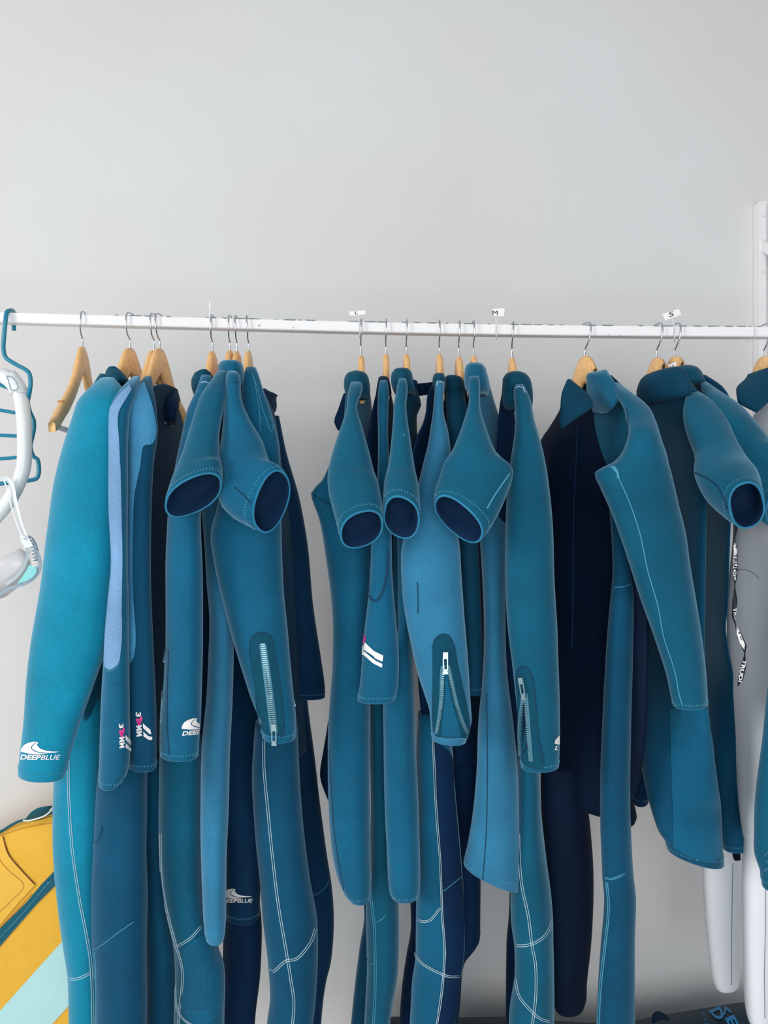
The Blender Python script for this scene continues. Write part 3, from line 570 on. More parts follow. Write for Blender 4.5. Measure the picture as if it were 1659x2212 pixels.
# --- 12
s = suit(949, 'long wetsuit with pale sleeve whose cuff zip hangs wide open in a V')
loft('collar', [H(808, 940, 958, -.13, .015), H(812, 936, 961, -.14, .03), H(826, 934, 963, -.15, .035), H(842, 936, 963, -.15, .035)], s, 'collar', top='open', bottom='cap', amp=.0015)
t = loft('torso', [H(826, 938, 962, -.02, .02, .02), H(857, 924, 964, .0, .03, .04), H(900, 920, 968, .0, .03, .06), H(925, 913, 970, 0, .035, .07), H(948, 902, 974, .0, .035, .09), H(1000, 890, 978, .0, .035, .10), H(1200, 890, 985, .0, .035, .1), H(1480, 905, 985, .0, .04, .06), H(1560, 912, 978, .0, .04, .04)], s, 'navy', bottom='cap')
loft('collar_strap', [G(898, 842, 0, 0, 0, 12, .06, 0, .01), G(900, 842, 2, 0, 0, 13, .06, 0, .012), G(915, 841, 2, 0, 0, 13, .06, 0, .012), G(934, 838, 2, 0, 0, 13, .05, 0, .012)], s, 'navy', top='cap', bottom='cap', amp=.001)
a = loft('sleeve', [H(826, 941, 960, -.18, .014), H(857, 938, 958, -.185, .018), H(880, 936, 957, -.19, .02), H(900, 934, 959, -.19, .02), H(925, 930, 966, -.195, .022), H(952, 926, 971, -.2, .026), H(1000, 914, 976, -.2, .03), H(1080, 893, 982, -.2, .036), H(1142, 876, 986, -.2, .042), H(1196, 865, 993, -.2, .045), H(1281, 869, 999, -.2, .046), H(1336, 877, 1003, -.2, .046), H(1403, 891, 1008, -.2, .045), H(1458, 904, 1012, -.2, .045), H(1506, 920, 1015, -.2, .042), H(1534, 929, 1017, -.2, .04), H(1560, 932, 1018, -.2, .038), H(1598, 933, 1006, -.2, .034, 0, 4)], s, 'pale')
seam(a, [(939, 829), (945, 824), (953, 824), (959, 829)], 'thread', .0009)
seam(a, [(902, 1258), (903, 1290), (903, 1325)], 'threadD', .0010, name='surface_scuff')
zipper(a, [(958, 1438), (956, 1470), (955, 1510), (951, 1550), (945, 1585)], [(966, 1438), (974, 1475), (983, 1515), (995, 1555), (1007, 1585)], (961, 1424), .0,
       arch=[(934, 1400), (940, 1380), (955, 1370), (970, 1374), (981, 1395), (986, 1425), (994, 1465), (1003, 1505), (1013, 1560), (1012, 1590), (990, 1592), (960, 1592), (938, 1580), (935, 1500)])
patch(a, [(962, 1446), (968, 1480), (977, 1520), (990, 1565), (994, 1592), (955, 1590), (955, 1575), (959, 1530), (961, 1490)], 'blue', 'zip_gusset', off=.0018)
l = loft('leg', [H(1540, 903, 972, -.05, .04), H(1634, 900, 978, -.05, .05), H(1720, 902, 984, -.05, .05), H(1870, 900, 997, -.05, .055), H(1946, 899, 1003, -.05, .055), H(2019, 897, 1004, -.05, .055), H(2073, 896, 1002, -.05, .053), H(2114, 890, 995, -.05, .05), H(2182, 886, 986, -.05, .05), H(2330, 880, 978, -.05, .05)], s, 'blue')
patch(l, [(937, 1600), (940, 1700), (947, 1800), (954, 1924), (956, 1990), (962, 2046), (960, 2095), (953, 2154), (943, 2215), (978, 2215), (986, 2170), (993, 2110), (1000, 2060), (1001, 1960), (994, 1870), (981, 1720), (974, 1634)], 'navy', 'side_panel', off=.0022, smooth_edge=True, label='dark navy side panel of the leg')
seam(l, [(935, 1585), (938, 1661), (942, 1748), (950, 1856), (953, 1924), (955, 1978), (960, 2046), (958, 2100), (952, 2154), (942, 2220)], gap=1.6, off=.0030)
seam(l, [(902, 1985), (912, 1990), (931, 1986), (951, 1960)], gap=1.8, off=.0014)
seam(l, [(957, 1924), (980, 1905), (997, 1890)], 'threadT', .0009, off=.0028)
seam(l, [(897, 2058), (915, 2081), (953, 2102), (972, 2108), (992, 2108)], gap=1.8, off=.0028)
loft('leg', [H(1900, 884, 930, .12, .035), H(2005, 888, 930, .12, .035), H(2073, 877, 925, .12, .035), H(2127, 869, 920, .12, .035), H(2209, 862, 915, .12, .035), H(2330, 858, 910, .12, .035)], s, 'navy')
# --- 13
s = suit(991, 'dark wetsuit with plain high collar, mostly hidden behind the V-zip sleeve')
loft('collar', [H(814, 964, 990, -.08, .02), H(818, 960, 998, -.08, .04), H(830, 959, 1003, -.08, .05), H(850, 960, 1006, -.08, .05)], s, 'pine', top='open', bottom='cap', amp=.001)
loft('sleeve', [H(830, 964, 1000, -.10, .02), H(870, 962, 1008, -.10, .03), H(950, 968, 1010, -.10, .03), H(1100, 985, 1025, -.09, .03), H(1200, 992, 1034, -.08, .03), H(1300, 998, 1039, -.07, .03), H(1400, 1002, 1042, -.07, .03), H(1496, 1006, 1042, -.07, .03)], s, 'pine')
loft('torso', [H(840, 966, 1008, .03, .03, .02), H(950, 968, 1030, .04, .03, .08), H(1200, 975, 1045, .05, .03, .08), H(1500, 975, 1045, .06, .035, .05), H(1640, 978, 1042, .06, .04, .02)], s, 'navy', bottom='cap')
l = loft('leg', [H(1600, 968, 1042, .08, .04), H(1750, 972, 1038, .08, .045), H(1905, 985, 1038, .09, .045), H(2005, 988, 1037, .09, .045), H(2027, 985, 1036, .09, .045), H(2046, 980, 1022, .09, .045), H(2064, 975, 1008, .09, .04), H(2160, 965, 995, .09, .04), H(2330, 955, 985, .09, .04)], s, 'navy')
# --- 14
s = suit(1023, 'shorty wetsuit left of the M card, slanting sleeve opening and flared pale leg hem')
loft('collar', [H(788, 1012, 1036, -.15, .02), H(792, 1006, 1046, -.16, .045), H(808, 1002, 1053, -.17, .055), H(830, 1003, 1058, -.17, .055), H(850, 1010, 1056, -.16, .05)], s, 'blue', top='open', bottom='cap', amp=.002)
a = loft('sleeve', [H(814, 1014, 1034, -.235, .012), H(826, 1011, 1037, -.24, .018), H(862, 1013, 1037, -.245, .02), H(885, 1009, 1038, -.25, .022), H(910, 1001, 1045, -.26, .026), H(940, 991, 1055, -.27, .03), H(975, 976, 1070, -.28, .034), G(1032, 1015, 76, 6, -6, 24, -.29, 0, .028), G(1018, 1062, 74, 14, -12, 34, -.295, 0, .03), G(1003, 1098, 62, 32, -14, 30, -.305, 0, .03), G(991, 1121, 50, 42, -15, 28, -.31, 0, .028)], s, 'teal', th=.005)
seam(a, [(1101, 1022), (1085, 1045), (1068, 1070), (1052, 1098)], 'threadT', .0016)
t = loft('torso', [H(826, 1010, 1058, -.02, .03, .02), H(880, 1014, 1074, -.01, .03, .04), H(930, 1018, 1090, .0, .03, .06), H(1000, 1020, 1098, .0, .035, .06), H(1100, 1025, 1100, -.03, .04, .03), H(1169, 1036, 1096, -.06, .045), H(1237, 1042, 1092, -.08, .045), H(1363, 1046, 1092, -.08, .045), H(1471, 1042, 1098, -.08, .046), H(1553, 1034, 1108, -.08, .048), H(1661, 1030, 1118, -.08, .05), H(1761, 1020, 1121, -.08, .05), H(1830, 1008, 1123, -.08, .05), H(1862, 1003, 1124, -.08, .046, 0, 14), H(1892, 1001, 1124, -.08, .040, 0, 28)], s, 'pale')
seam(t, [(1052, 1500), (1053, 1661), (1051, 1780), (1046, 1860), (1042, 1904)], 'threadD', .0009)
text(t, 'M', (1078, 996), (9, 0), (0, -9), 'print', bold=.0)
# --- 15
s = suit(1106, 'long wetsuit right of the M card, collar with white lines, half-open zip at its cuff')
loft('collar', [H(806, 1100, 1130, -.12, .02), H(811, 1091, 1139, -.12, .04), H(830, 1085, 1149, -.12, .055), H(860, 1084, 1152, -.11, .055), H(882, 1090, 1149, -.10, .05)], s, 'collar', top='open', bottom='cap', amp=.0015)
a = loft('sleeve', [H(832, 1113, 1131, -.18, .014), H(845, 1111, 1137, -.185, .018), H(871, 1113, 1146, -.19, .024), H(905, 1114, 1152, -.195, .028), H(938, 1112, 1162, -.2, .032), H(993, 1104, 1176, -.2, .036), H(1060, 1096, 1187, -.2, .04), H(1128, 1093, 1194, -.2, .042), H(1237, 1092, 1198, -.2, .042), H(1308, 1094, 1201, -.2, .042), H(1363, 1098, 1204, -.2, .042), H(1431, 1106, 1206, -.2, .042), H(1525, 1116, 1208, -.2, .04), H(1600, 1121, 1209, -.2, .038), H(1655, 1125, 1207, -.2, .036)], s, 'teal')
seam(a, [(1112, 840), (1120, 835), (1130, 838), (1134, 848)], 'thread', .0009)
zipper(a, [(1133, 1498), (1129, 1530), (1125.5, 1560), (1124.5, 1600), (1125.5, 1632)], [(1134, 1498), (1137, 1530), (1140, 1570), (1143, 1610), (1146, 1645)], (1130, 1478), -.15,
       arch=[(1116, 1470), (1118, 1450), (1126, 1440), (1136, 1440), (1146, 1455), (1152, 1475), (1157, 1525), (1163, 1593), (1174, 1654), (1150, 1658), (1130, 1645), (1123, 1600), (1119, 1530)])
patch(a, [(1133, 1506), (1137, 1545), (1139, 1580), (1140, 1615), (1130, 1630), (1129, 1590), (1130, 1550)], 'ink', 'zip_gap', off=.0014)
fin(a, 1197, 1608, 70, -.05, clip=1207.5)
t = loft('torso', [H(826, 1090, 1146, .0, .03, .03), H(880, 1080, 1150, .02, .035, .05), H(1000, 1074, 1176, .03, .035, .08), H(1200, 1080, 1195, .03, .035, .09), H(1500, 1100, 1185, .0, .04, .05), H(1640, 1110, 1166, 0, .045, .03)], s, 'navy', bottom='cap')
seam(t, [(1107, 857), (1110, 880), (1113, 910), (1117, 938)], 'thread', .0009)
l = loft('leg', [H(1600, 1117, 1162, -.05, .045), H(1700, 1117, 1167, -.05, .05), H(1775, 1115, 1171, -.05, .055), H(1850, 1108, 1180, -.05, .058), H(1924, 1103, 1190, -.05, .058), H(1984, 1103, 1195, -.05, .058), H(2041, 1110, 1196, -.05, .056), H(2108, 1111, 1197, -.05, .055), H(2182, 1101, 1197, -.05, .055), H(2330, 1098, 1195, -.05, .055)], s, 'teal')
seam(l, [(1121, 1800), (1122, 1848), (1127, 1910), (1141, 1978), (1149, 2041), (1157, 2087), (1157, 2154), (1149, 2220)], gap=2.2)
seam(l, [(1112, 2041), (1127, 2043), (1152, 2038), (1176, 2022), (1189, 2000), (1193, 1984)], gap=2.2)
seam(l, [(1113, 2114), (1122, 2152), (1146, 2182), (1168, 2201), (1190, 2207)], gap=2.0)
loft('leg', [H(1900, 1101, 1130, .10, .035), H(1980, 1098, 1130, .10, .035), H(2046, 1092, 1130, .10, .035), H(2209, 1091, 1130, .10, .035), H(2330, 1090, 1128, .10, .035)], s, 'navy')
# --- 16
s = suit(1264, 'large dark wetsuit with wide open black collar and long teal right sleeve')
t = loft('torso', [H(822, 1240, 1322, .02, .03, -.06), H(850, 1218, 1348, .02, .035, -.09), H(876, 1206, 1372, .01, .035, -.12), H(911, 1184, 1392, .0, .035, -.15), H(938, 1167, 1400, .0, .035, -.16), H(1000, 1162, 1404, .0, .035, -.17), H(1200, 1165, 1402, .0, .035, -.16), H(1500, 1168, 1398, .0, .04, -.14), H(1700, 1170, 1362, .01, .05, -.09), H(1735, 1180, 1340, .02, .05, -.07)], s, 'ink', bottom='cap')  # near-black colour holds the shade that falls on the chest
patch(t, [(1324, 828), (1345, 841), (1368, 856), (1386, 870), (1396, 900), (1398, 950), (1360, 975), (1335, 1000), (1316, 1008), (1296, 960), (1285, 900), (1295, 850)], 'teal', 'lit_shoulder', off=.002, smooth_edge=True, label='teal patch painting the lit shoulder above the shaded chest')  # lighter patch paints the light falling on the shoulder
seam(t, [(1249, 916), (1245, 1000), (1240, 1101), (1238, 1250), (1236, 1400)], 'navy', .002, name='front_zip_line')
loft('collar', [G(1293, 801, 16, -3, 0, 0, -.06, -.02, .01), G(1292, 806, 22, -1, 0, 0, -.065, -.02, .02), G(1296, 822, 28, 0, -4, 4, -.07, -.03, .03), G(1302, 842, 34, 2, -4, 4, -.08, -.04, .03), G(1304, 868, 30, 0, -4, 4, -.09, -.04, .03), G(1298, 890, 16, 0, -4, 4, -.07, -.04, .02)], s, 'blue', top='cap', bottom='cap', amp=.002, label='teal outer side of the raised collar')
loft('collar_flap', [G(1231, 819, 3, 1, 0, 0, -.12, 0, .006), G(1240, 830, 15, 8, -2, 0, -.13, 0, .008), G(1246, 848, 28, 9, -2, 0, -.14, 0, .010), G(1246, 870, 33, 6, -2, 0, -.15, 0, .011), G(1242, 892, 32, -8, -2, 0, -.155, 0, .010), G(1230, 910, 20, -10, -2, 0, -.155, 0, .009), G(1222, 921, 8, -6, 0, 0, -.155, 0, .006)], s, 'pine', top='cap', bottom='cap', amp=.002, label='dark folded-over collar flap')
a = loft('sleeve', [H(828, 1320, 1338, -.09, .012), H(842, 1324, 1356, -.12, .02), H(858, 1332, 1378, -.14, .025), H(880, 1345, 1403, -.16, .03), H(905, 1352, 1415, -.175, .036), H(938, 1356, 1426, -.2, .045), H(975, 1344, 1439, -.2, .05), H(1000, 1322, 1445, -.2, .05), H(1012, 1296, 1448, -.2, .05), H(1022, 1284, 1451, -.2, .048), H(1047, 1293, 1457, -.2, .05), H(1088, 1311, 1466, -.2, .05), H(1155, 1338, 1483, -.2, .05), H(1219, 1360, 1492, -.2, .05), H(1300, 1386, 1506, -.2, .048), H(1390, 1418, 1519, -.2, .045), H(1458, 1440, 1527, -.2, .042), H(1506, 1450, 1530, -.2, .04), H(1522, 1454, 1530, -.2, .038)], s, 'teal')
seam(a, [(1322, 1010), (1332, 1022), (1338, 1036), (1361, 1088), (1383, 1155), (1400, 1235), (1421, 1308), (1434, 1376), (1456, 1444), (1467, 1498), (1475, 1527)], 'threadT', .0012)
seam(a, [(1318, 1009), (1328, 1010), (1334, 1022), (1336, 1034)], 'threadT', .0028, name='armpit_fold')
seam(a, [(1305, 870), (1326, 890), (1344, 930), (1352, 945)], 'threadD', .0009, name='shoulder_seam')
l = loft('leg', [H(1040, 1308, 1322, -.08, .012), H(1100, 1316, 1346, -.10, .02), H(1180, 1322, 1364, -.11, .028), H(1240, 1323, 1370, -.11, .032), H(1281, 1320, 1372, -.12, .035), H(1308, 1317, 1372, -.12, .04), H(1417, 1309, 1369, -.12, .042), H(1553, 1302, 1364, -.12, .045), H(1693, 1297, 1361, -.12, .045), H(1775, 1297, 1362, -.12, .045), H(1843, 1299, 1365, -.12, .045), H(1897, 1301, 1369, -.12, .045), H(1937, 1304, 1374, -.12, .045), H(2046, 1296, 1373, -.12, .045), H(2127, 1290, 1372, -.12, .045), H(2220, 1287, 1372, -.12, .045), H(2330, 1285, 1371, -.12, .045)], s, 'mid')  # narrow upper end shapes the lit strip on the torso above the leg
seam(l, [(1323, 1268), (1345, 1268), (1368, 1259)], 'threadT', .0009)
seam(l, [(1303, 1895), (1323, 1898), (1350, 1887)], 'threadT', .0010, gap=1.5)
seam(l, [(1311, 1905), (1315, 1965), (1307, 2046), (1298, 2127), (1292, 2225)], 'threadT', .0012, gap=1.8)
loft('leg', [H(1650, 1168, 1262, .03, .05), H(1715, 1168, 1267, .03, .05), H(1796, 1172, 1277, .03, .05), H(1843, 1176, 1281, .03, .05), H(1965, 1182, 1282, .03, .05), H(2046, 1186, 1277, .03, .05), H(2127, 1190, 1268, .03, .048), H(2155, 1193, 1267, .03, .045), H(2172, 1198, 1262, .03, .04)], s, 'ink', stitch=False)
loft('sleeve', [H(1500, 1335, 1372, .16, .03), H(1700, 1338, 1370, .16, .03), H(1734, 1340, 1369, .16, .03), H(1764, 1340, 1375, .16, .03), H(1776, 1342, 1371, .16, .028)], s, 'ink', stitch=False)
# --- 17
s = suit(1419, 'shorty wetsuit with dark banded collar and round sleeve opening facing right')
loft('collar', [H(799, 1412, 1468, -.04, .02, -.03), H(805, 1390, 1476, -.04, .035, -.05), H(820, 1378, 1484, -.045, .04, -.06), H(850, 1374, 1494, -.045, .04, -.07), H(866, 1376, 1494, -.04, .04, -.07)], s, 'pine', top='open', bottom='cap', amp=.002)
t = loft('torso', [H(822, 1386, 1484, .0, .03, -.06), H(836, 1378, 1492, .0, .035, -.08), H(850, 1373, 1502, .0, .035, -.09), H(880, 1374, 1518, .0, .035, -.11), H(950, 1380, 1535, .0, .035, -.15), H(1050, 1376, 1528, .0, .035, -.15), H(1200, 1371, 1524, .0, .04, -.14), H(1330, 1368, 1522, .0, .04, -.13), H(1500, 1370, 1530, -.03, .045, -.10), H(1612, 1378, 1544, -.06, .05, -.06), H(1700, 1392, 1554, -.08, .05, -.03), H(1745, 1406, 1558, -.09, .05), H(1790, 1421, 1560, -.1, .05), H(1822, 1436, 1562, -.1, .048, 0, 10), H(1848, 1440, 1565, -.1, .042, 0, 20)], s, 'mid')  # darker than its sleeve: the chest shade is put into the colour
patch(t, [(1448, 1530), (1526, 1530), (1539, 1612), (1551, 1748), (1555, 1850), (1540, 1860), (1520, 1860), (1480, 1845), (1455, 1830), (1452, 1700), (1450, 1612)], 'blue', 'lit_thigh', off=.002, label='lighter blue patch painting the lit front thigh')  # lighter patch stands in for light on the near thigh
patch(t, [(1386, 1316), (1391, 1330), (1389, 1345), (1381, 1359), (1376, 1345), (1376, 1332)], 'card', 'leaf_print', step=4)
patch(t, [(1378, 1393), (1383, 1393), (1385, 1409), (1378, 1401)], 'card', 'leaf_print', step=4)
text(t, 'a', (1382, 1333), (6, 0), (0, -7), 'inkprint', off=.0026)
seam(t, [(1461, 1553), (1475, 1634), (1494, 1756), (1502, 1829), (1507, 1862)], 'threadT', .0007)
a = loft('sleeve', [G(1496, 850, 14, -4, 0, 2, -.10, .0, .014), G(1508, 878, 32, -12, 0, 3, -.12, 0, .022), G(1526, 918, 42, -17, -2, 6, -.15, 0, .028), G(1544, 962, 43, -18, -4, 12, -.18, 0, .034), G(1556, 1006, 56, -16, -3, 24, -.21, 0, .036), G(1580, 1048, 58, -20, 4, 40, -.25, 0, .036), G(1599, 1074, 47, -18, 8, 46, -.275, 0, .033), G(1613, 1091, 38, -14, 10, 49, -.295, 0, .03)], s, 'teal', th=.006)
seam(a, [(1497, 1019), (1522, 1030), (1548, 1048), (1562, 1072), (1573, 1098)], 'threadD', .0012)
loft('leg', [H(1500, 1372, 1420, .14, .035), H(1650, 1370, 1415, .14, .035), H(1731, 1369, 1401, .14, .035)], s, 'navy')
# --- 18
s = suit(1458, 'wetsuit beneath the S card, its short sleeve running out of the picture behind another sleeve')
loft('collar', [H(792, 1468, 1500, -.0, .02), H(797, 1462, 1508, -.01, .04), H(812, 1458, 1518, -.02, .05), H(830, 1458, 1526, -.03, .05)], s, 'collar', top='open', bottom='cap', amp=.003)
loft('torso', [H(818, 1470, 1526, .05, .03, -.04), H(850, 1475, 1562, .05, .03, -.09), H(900, 1490, 1585, .05, .03, -.12), H(1000, 1500, 1585, .05, .035, -.12), H(1200, 1510, 1576, .05, .035, -.1), H(1308, 1515, 1572, .05, .035, -.09), H(1336, 1515, 1568, .05, .035, -.09), H(1390, 1516, 1574, .05, .035, -.08), H(1444, 1520, 1586, .05, .035, -.07), H(1512, 1522, 1600, .04, .04, -.05), H(1593, 1530, 1610, .03, .045, -.03), H(1675, 1540, 1619, .02, .045), H(1770, 1552, 1627, .02, .045), H(1826, 1560, 1629, .02, .04)], s, 'mid')
loft('sleeve', [H(826, 1512, 1528, -.04, .015), H(849, 1518, 1562, -.08, .025), H(876, 1530, 1602, -.11, .03), H(906, 1548, 1629, -.13, .034), H(945, 1566, 1662, -.14, .038), G(1640, 1000, 68, -22, 0, 30, -.16, 0, .034), G(1672, 1060, 62, -26, 4, 42, -.18, 0, .034), G(1700, 1092, 46, -26, 8, 44, -.19, 0, .03)], s, 'teal', th=.006)
# --- 19 white suit
s = suit(1650, 'white long suit with dark open collar cut by the right picture edge')
for o_ in (s,): o_['category'] = 'wetsuit'
loft('collar', [G(1640, 800, 24, -8, 0, 0, -.02, -.02, .012), G(1646, 816, 36, -4, 0, 4, -.04, -.03, .014), G(1638, 838, 44, 4, 0, 4, -.06, -.03, .014), G(1622, 862, 32, 12, 0, 2, -.08, -.02, .012), G(1614, 882, 20, 10, 0, 0, -.09, -.01, .008)], s, 'pine', top='cap', bottom='cap', amp=.002, label='dark teal collar')
t = loft('torso', [H(846, 1648, 1712, -.05, .025, -.04), H(870, 1636, 1740, -.05, .03, -.05), H(900, 1618, 1770, -.05, .035, -.07), H(1000, 1596, 1780, -.05, .05, -.07), H(1130, 1582, 1775, -.05, .05, -.07), H(1300, 1572, 1765, -.05, .055, -.06), H(1450, 1574, 1750, -.05, .055, -.06), H(1650, 1588, 1730, -.05, .055, -.05), H(1800, 1604, 1715, -.05, .05)], s, 'white', bottom='cap', amp=.004, fold=.003)
seam(t, [(1592, 1232), (1610, 1231), (1628, 1238), (1640, 1250)], 'cuffband', .0006, name='chest_seam')
l = loft('leg', [H(1760, 1520, 1606, .16, .035), H(1880, 1517, 1603, .16, .04), H(1965, 1521, 1603, .16, .04), H(2073, 1532, 1601, .16, .04), H(2105, 1537, 1600, .16, .038), H(2126, 1545, 1597, .16, .034)], s, 'white', stitch=False)
seam(l, [(1583, 1865), (1581, 1965), (1580, 2050), (1580, 2128)], 'cuffband', .0008)
l = loft('leg', [H(1790, 1604, 1700, .0, .05), H(1885, 1602, 1690, .0, .05), H(1965, 1602, 1686, .0, .05), H(2073, 1604, 1684, .0, .05), H(2150, 1608, 1682, .0, .048), H(2182, 1612, 1680, .0, .045), H(2206, 1624, 1676, .0, .04), H(2216, 1638, 1672, .0, .03)], s, 'white', stitch=False)
seam(l, [(1653, 1885), (1653, 2000), (1651, 2100), (1652, 2200)], 'cuffband', .0008)
# --- 20 teal sleeve cut by the right edge
s = suit(1790, 'teal wetsuit mostly outside the right picture edge, only its gathered cuff showing')
a = loft('sleeve', [H(900, 1750, 1790, -.2, .02), H(960, 1730, 1810, -.24, .035), H(1200, 1690, 1780, -.25, .04), H(1380, 1666, 1760, -.25, .042), H(1471, 1658, 1752, -.25, .042), H(1580, 1648, 1745, -.25, .042), H(1675, 1636, 1736, -.25, .042), H(1797, 1629, 1724, -.25, .04), H(1843, 1629, 1716, -.25, .038), H(1875, 1640, 1712, -.25, .036), H(1906, 1645, 1708, -.25, .036)], s, 'teal', amp=.004)
for k, (x, y) in enumerate(((1650, 1848), (1654, 1862), (1652, 1880))): seam(a, [(x, y), (x+6, y-10), (x+14, y-14)], 'teal', .0025, name='cuff_gather')
# ------------------------------------------------------------------ strap seen under the S suit hem, lanyard, small label
st = loft('hanging_strap', [H(1800, 1580, 1596, .10, .003), H(1834, 1583, 1600, .10, .003), H(1846, 1582, 1600, .10, .003), H(1858, 1586, 1600, .10, .003)], None, 'ink', bottom='cap', n=12, amp=0)
tag(st.o, 'short black strap end hanging below the hem beside the white legs', 'strap')
lan = empty('lanyard', W(1600, 900, -.14), 'twisted black and white lettered lanyard hanging before the white suit', 'lanyard')
LP = [(1597, 1050), (1594, 1075), (1591, 1100), (1588, 1140), (1587, 1165), (1588, 1200), (1588, 1240), (1587, 1265), (1587, 1300), (1585, 1330), (1588, 1348), (1598, 1375), (1607, 1395), (1609, 1412), (1606, 1440), (1600, 1465), (1594, 1482)]
WD = [7, 7, 6, 5, 1.4, 5.5, 5, 1.4, 5.5, 4.5, 1.4, 6, 5.5, 1.4, 6, 6, 1.6]
V, Fc = [], []; cs = [0]
for (a_, b_), (c_, d_) in zip(LP, LP[1:]): cs.append(cs[-1]+math.hypot(c_-a_, d_-b_))
lanpt = []
for i in range(len(LP)-1):
    k = 6
    for j in range(k): f_ = j/k; g_ = f_*f_*(3-2*f_); lanpt.append((LP[i][0]+(LP[i+1][0]-LP[i][0])*f_, LP[i][1]+(LP[i+1][1]-LP[i][1])*f_, WD[i]+(WD[i+1]-WD[i])*g_))
lanpt.append((*LP[-1], WD[-1])); LY = -.20
for i, (x, y, w_) in enumerate(lanpt):
    a_ = lanpt[max(0, i-1)]; b_ = lanpt[min(len(lanpt)-1, i+1)]; tx, ty = b_[0]-a_[0], b_[1]-a_[1]; L_ = math.hypot(tx, ty); nx, ny = ty/L_, -tx/L_
    for s_ in (-1, 1):
        for dy in (-.0006, .0006): V.append(W(x+nx*w_*s_, y+ny*w_*s_, LY+dy+s_*.003*math.sin(y*.09)))
for i in range(len(lanpt)-1):
    b = i*4; n_ = b+4; Fc += [(b, n_, n_+2, b+2), (b+1, b+3, n_+3, n_+1), (b, b+1, n_+1, n_), (b+2, n_+2, n_+3, b+3)]
rb = build('ribbon', V, Fc, 'ribbon', lan)
lb = BVHTree.FromPolygons([tuple(v) for v in V], Fc); LPp = Part(); LPp.o = rb; LPp.bvh = lb; LPp.R = [(0,)*6+(LY,)]
patch(LPp, [(1588, 1171), (1591, 1182), (1592, 1205), (1591, 1240), (1588, 1256), (1584, 1240), (1583.5, 1205), (1585, 1182)], 'print', 'white_field', off=.0008, step=4)
text(LPp, 'TRUDIV', (1583.8, 1196), (0.5, 56), (7.4, 0), 'inkprint', off=.0014, bold=.02)
text(LPp, 'TRU', (1584.0, 1313), (1.5, 27), (7.2, 0), 'print', off=.0012, bold=.03)
patch(LPp, [(1590, 1352), (1600, 1368), (1609, 1392), (1607, 1404), (1598, 1388), (1591, 1368)], 'print', 'white_field', off=.0008, step=4)
text(LPp, 'IVE', (1591, 1357), (11, 26), (7.4, -3), 'inkprint', off=.0014, bold=.02)
text(LPp, 'TRUDI', (1604.5, 1424), (-11.5, 48), (8.4, 2.0), 'print', off=.0012, bold=.03)
sl = empty('paper_label', W(1454, 798, -.045), 'small white printed label standing in front of the hanger beneath the S card', 'label')
V = [W(x, y, yy) for yy in (-.046, -.0455) for x, y in ((1443, 788), (1461, 781), (1461, 799), (1446, 800))]
build('label_sheet', V, [(3, 2, 1, 0), (4, 5, 6, 7), (0, 1, 5, 4), (1, 2, 6, 5), (2, 3, 7, 6), (3, 0, 4, 7)], 'card', sl, smooth=False)
text(None, '15', (1447, 796), (9, -2), (0, -6), 'inkprint', parent=sl, flat_y=-.0465)
# ------------------------------------------------------------------ size cards on the rail
def card(px, quad, letter, lo, lu, lv, label, stem):
    c = empty('size_card', W(px, railpy(px), -.014), label, 'sign', 'size cards on the rail')
    V = [W(x, y, yy) for yy in (-.016, -.0152) for x, y in quad]
    build('card_sheet', V, [(3, 2, 1, 0), (4, 5, 6, 7), (0, 1, 5, 4), (1, 2, 6, 5), (2, 3, 7, 6), (3, 0, 4, 7)], 'card', c, smooth=False)
    if letter: text(None, letter, lo, lu, lv, 'inkprint', parent=c, flat_y=-.0168, bold=.0)
    V, Fc = tube_mesh([W(x, y, -.0155) for x, y in stem], .0011, 6); build('cable_tie', V, Fc, 'gum', c)
    x0, y0 = stem[-1]; loop = [W(x0, y0, -.0155), W(x0, railpy(x0)+24, -.016), W(x0, railpy(x0)+30, -.006), W(x0, railpy(x0)+30, .012), W(x0, railpy(x0)+12, .02), W(x0, railpy(x0)-3, .016), W(x0, railpy(x0)-3, -.012)]
    V, Fc = tube_mesh(smoothline(loop, .005), .0013, 6); build('tie_loop', V, Fc, 'clear', c)
card(774, [(754, 673), (789, 670), (789.5, 679), (756, 682)], 'L', (767, 679), (6, -.5), (0, -6.5), 'small white card lettered L standing above the rail', [(773, 680), (775, 690), (777, 700)])
card(1072, [(1063, 667), (1090, 666), (1088.5, 683), (1066, 682)], 'M', (1064, 680.5), (11, 0), (0, -9.5), 'small white card lettered M standing above the rail', [(1071, 682), (1072, 694), (1072, 706)])
card(1458, [(1431, 678), (1467, 667), (1472, 680), (1437, 692)], 'S', (1446, 685), (10, -3), (-1.5, -10), 'tilted white card lettered S standing above the rail', [(1452, 688), (1455, 698), (1457, 712)])
card(453, [(452, 651), (454, 650), (454.5, 688), (451.5, 688)], None, 0, 0, 0, 'white card seen exactly edge-on, standing on the left half of the rail', [(453, 670), (453, 690), (454, 694)])
cl = empty('cable_tie', W(1625, 708, -.014), 'clear plastic tie looped loosely under the rail near the wall upright', 'cable tie')
V, Fc = tube_mesh(smoothline([W(1630, 705, -.0145), W(1630, 727, -.016), W(1625, 737, -.012), W(1616, 738, 0), W(1612, 734, .012), W(1625, 712, .02), W(1630, 704, .012), W(1630, 704, -.012)], .004), .0009, 6); build('tie_loop', V, Fc, 'clear', cl)
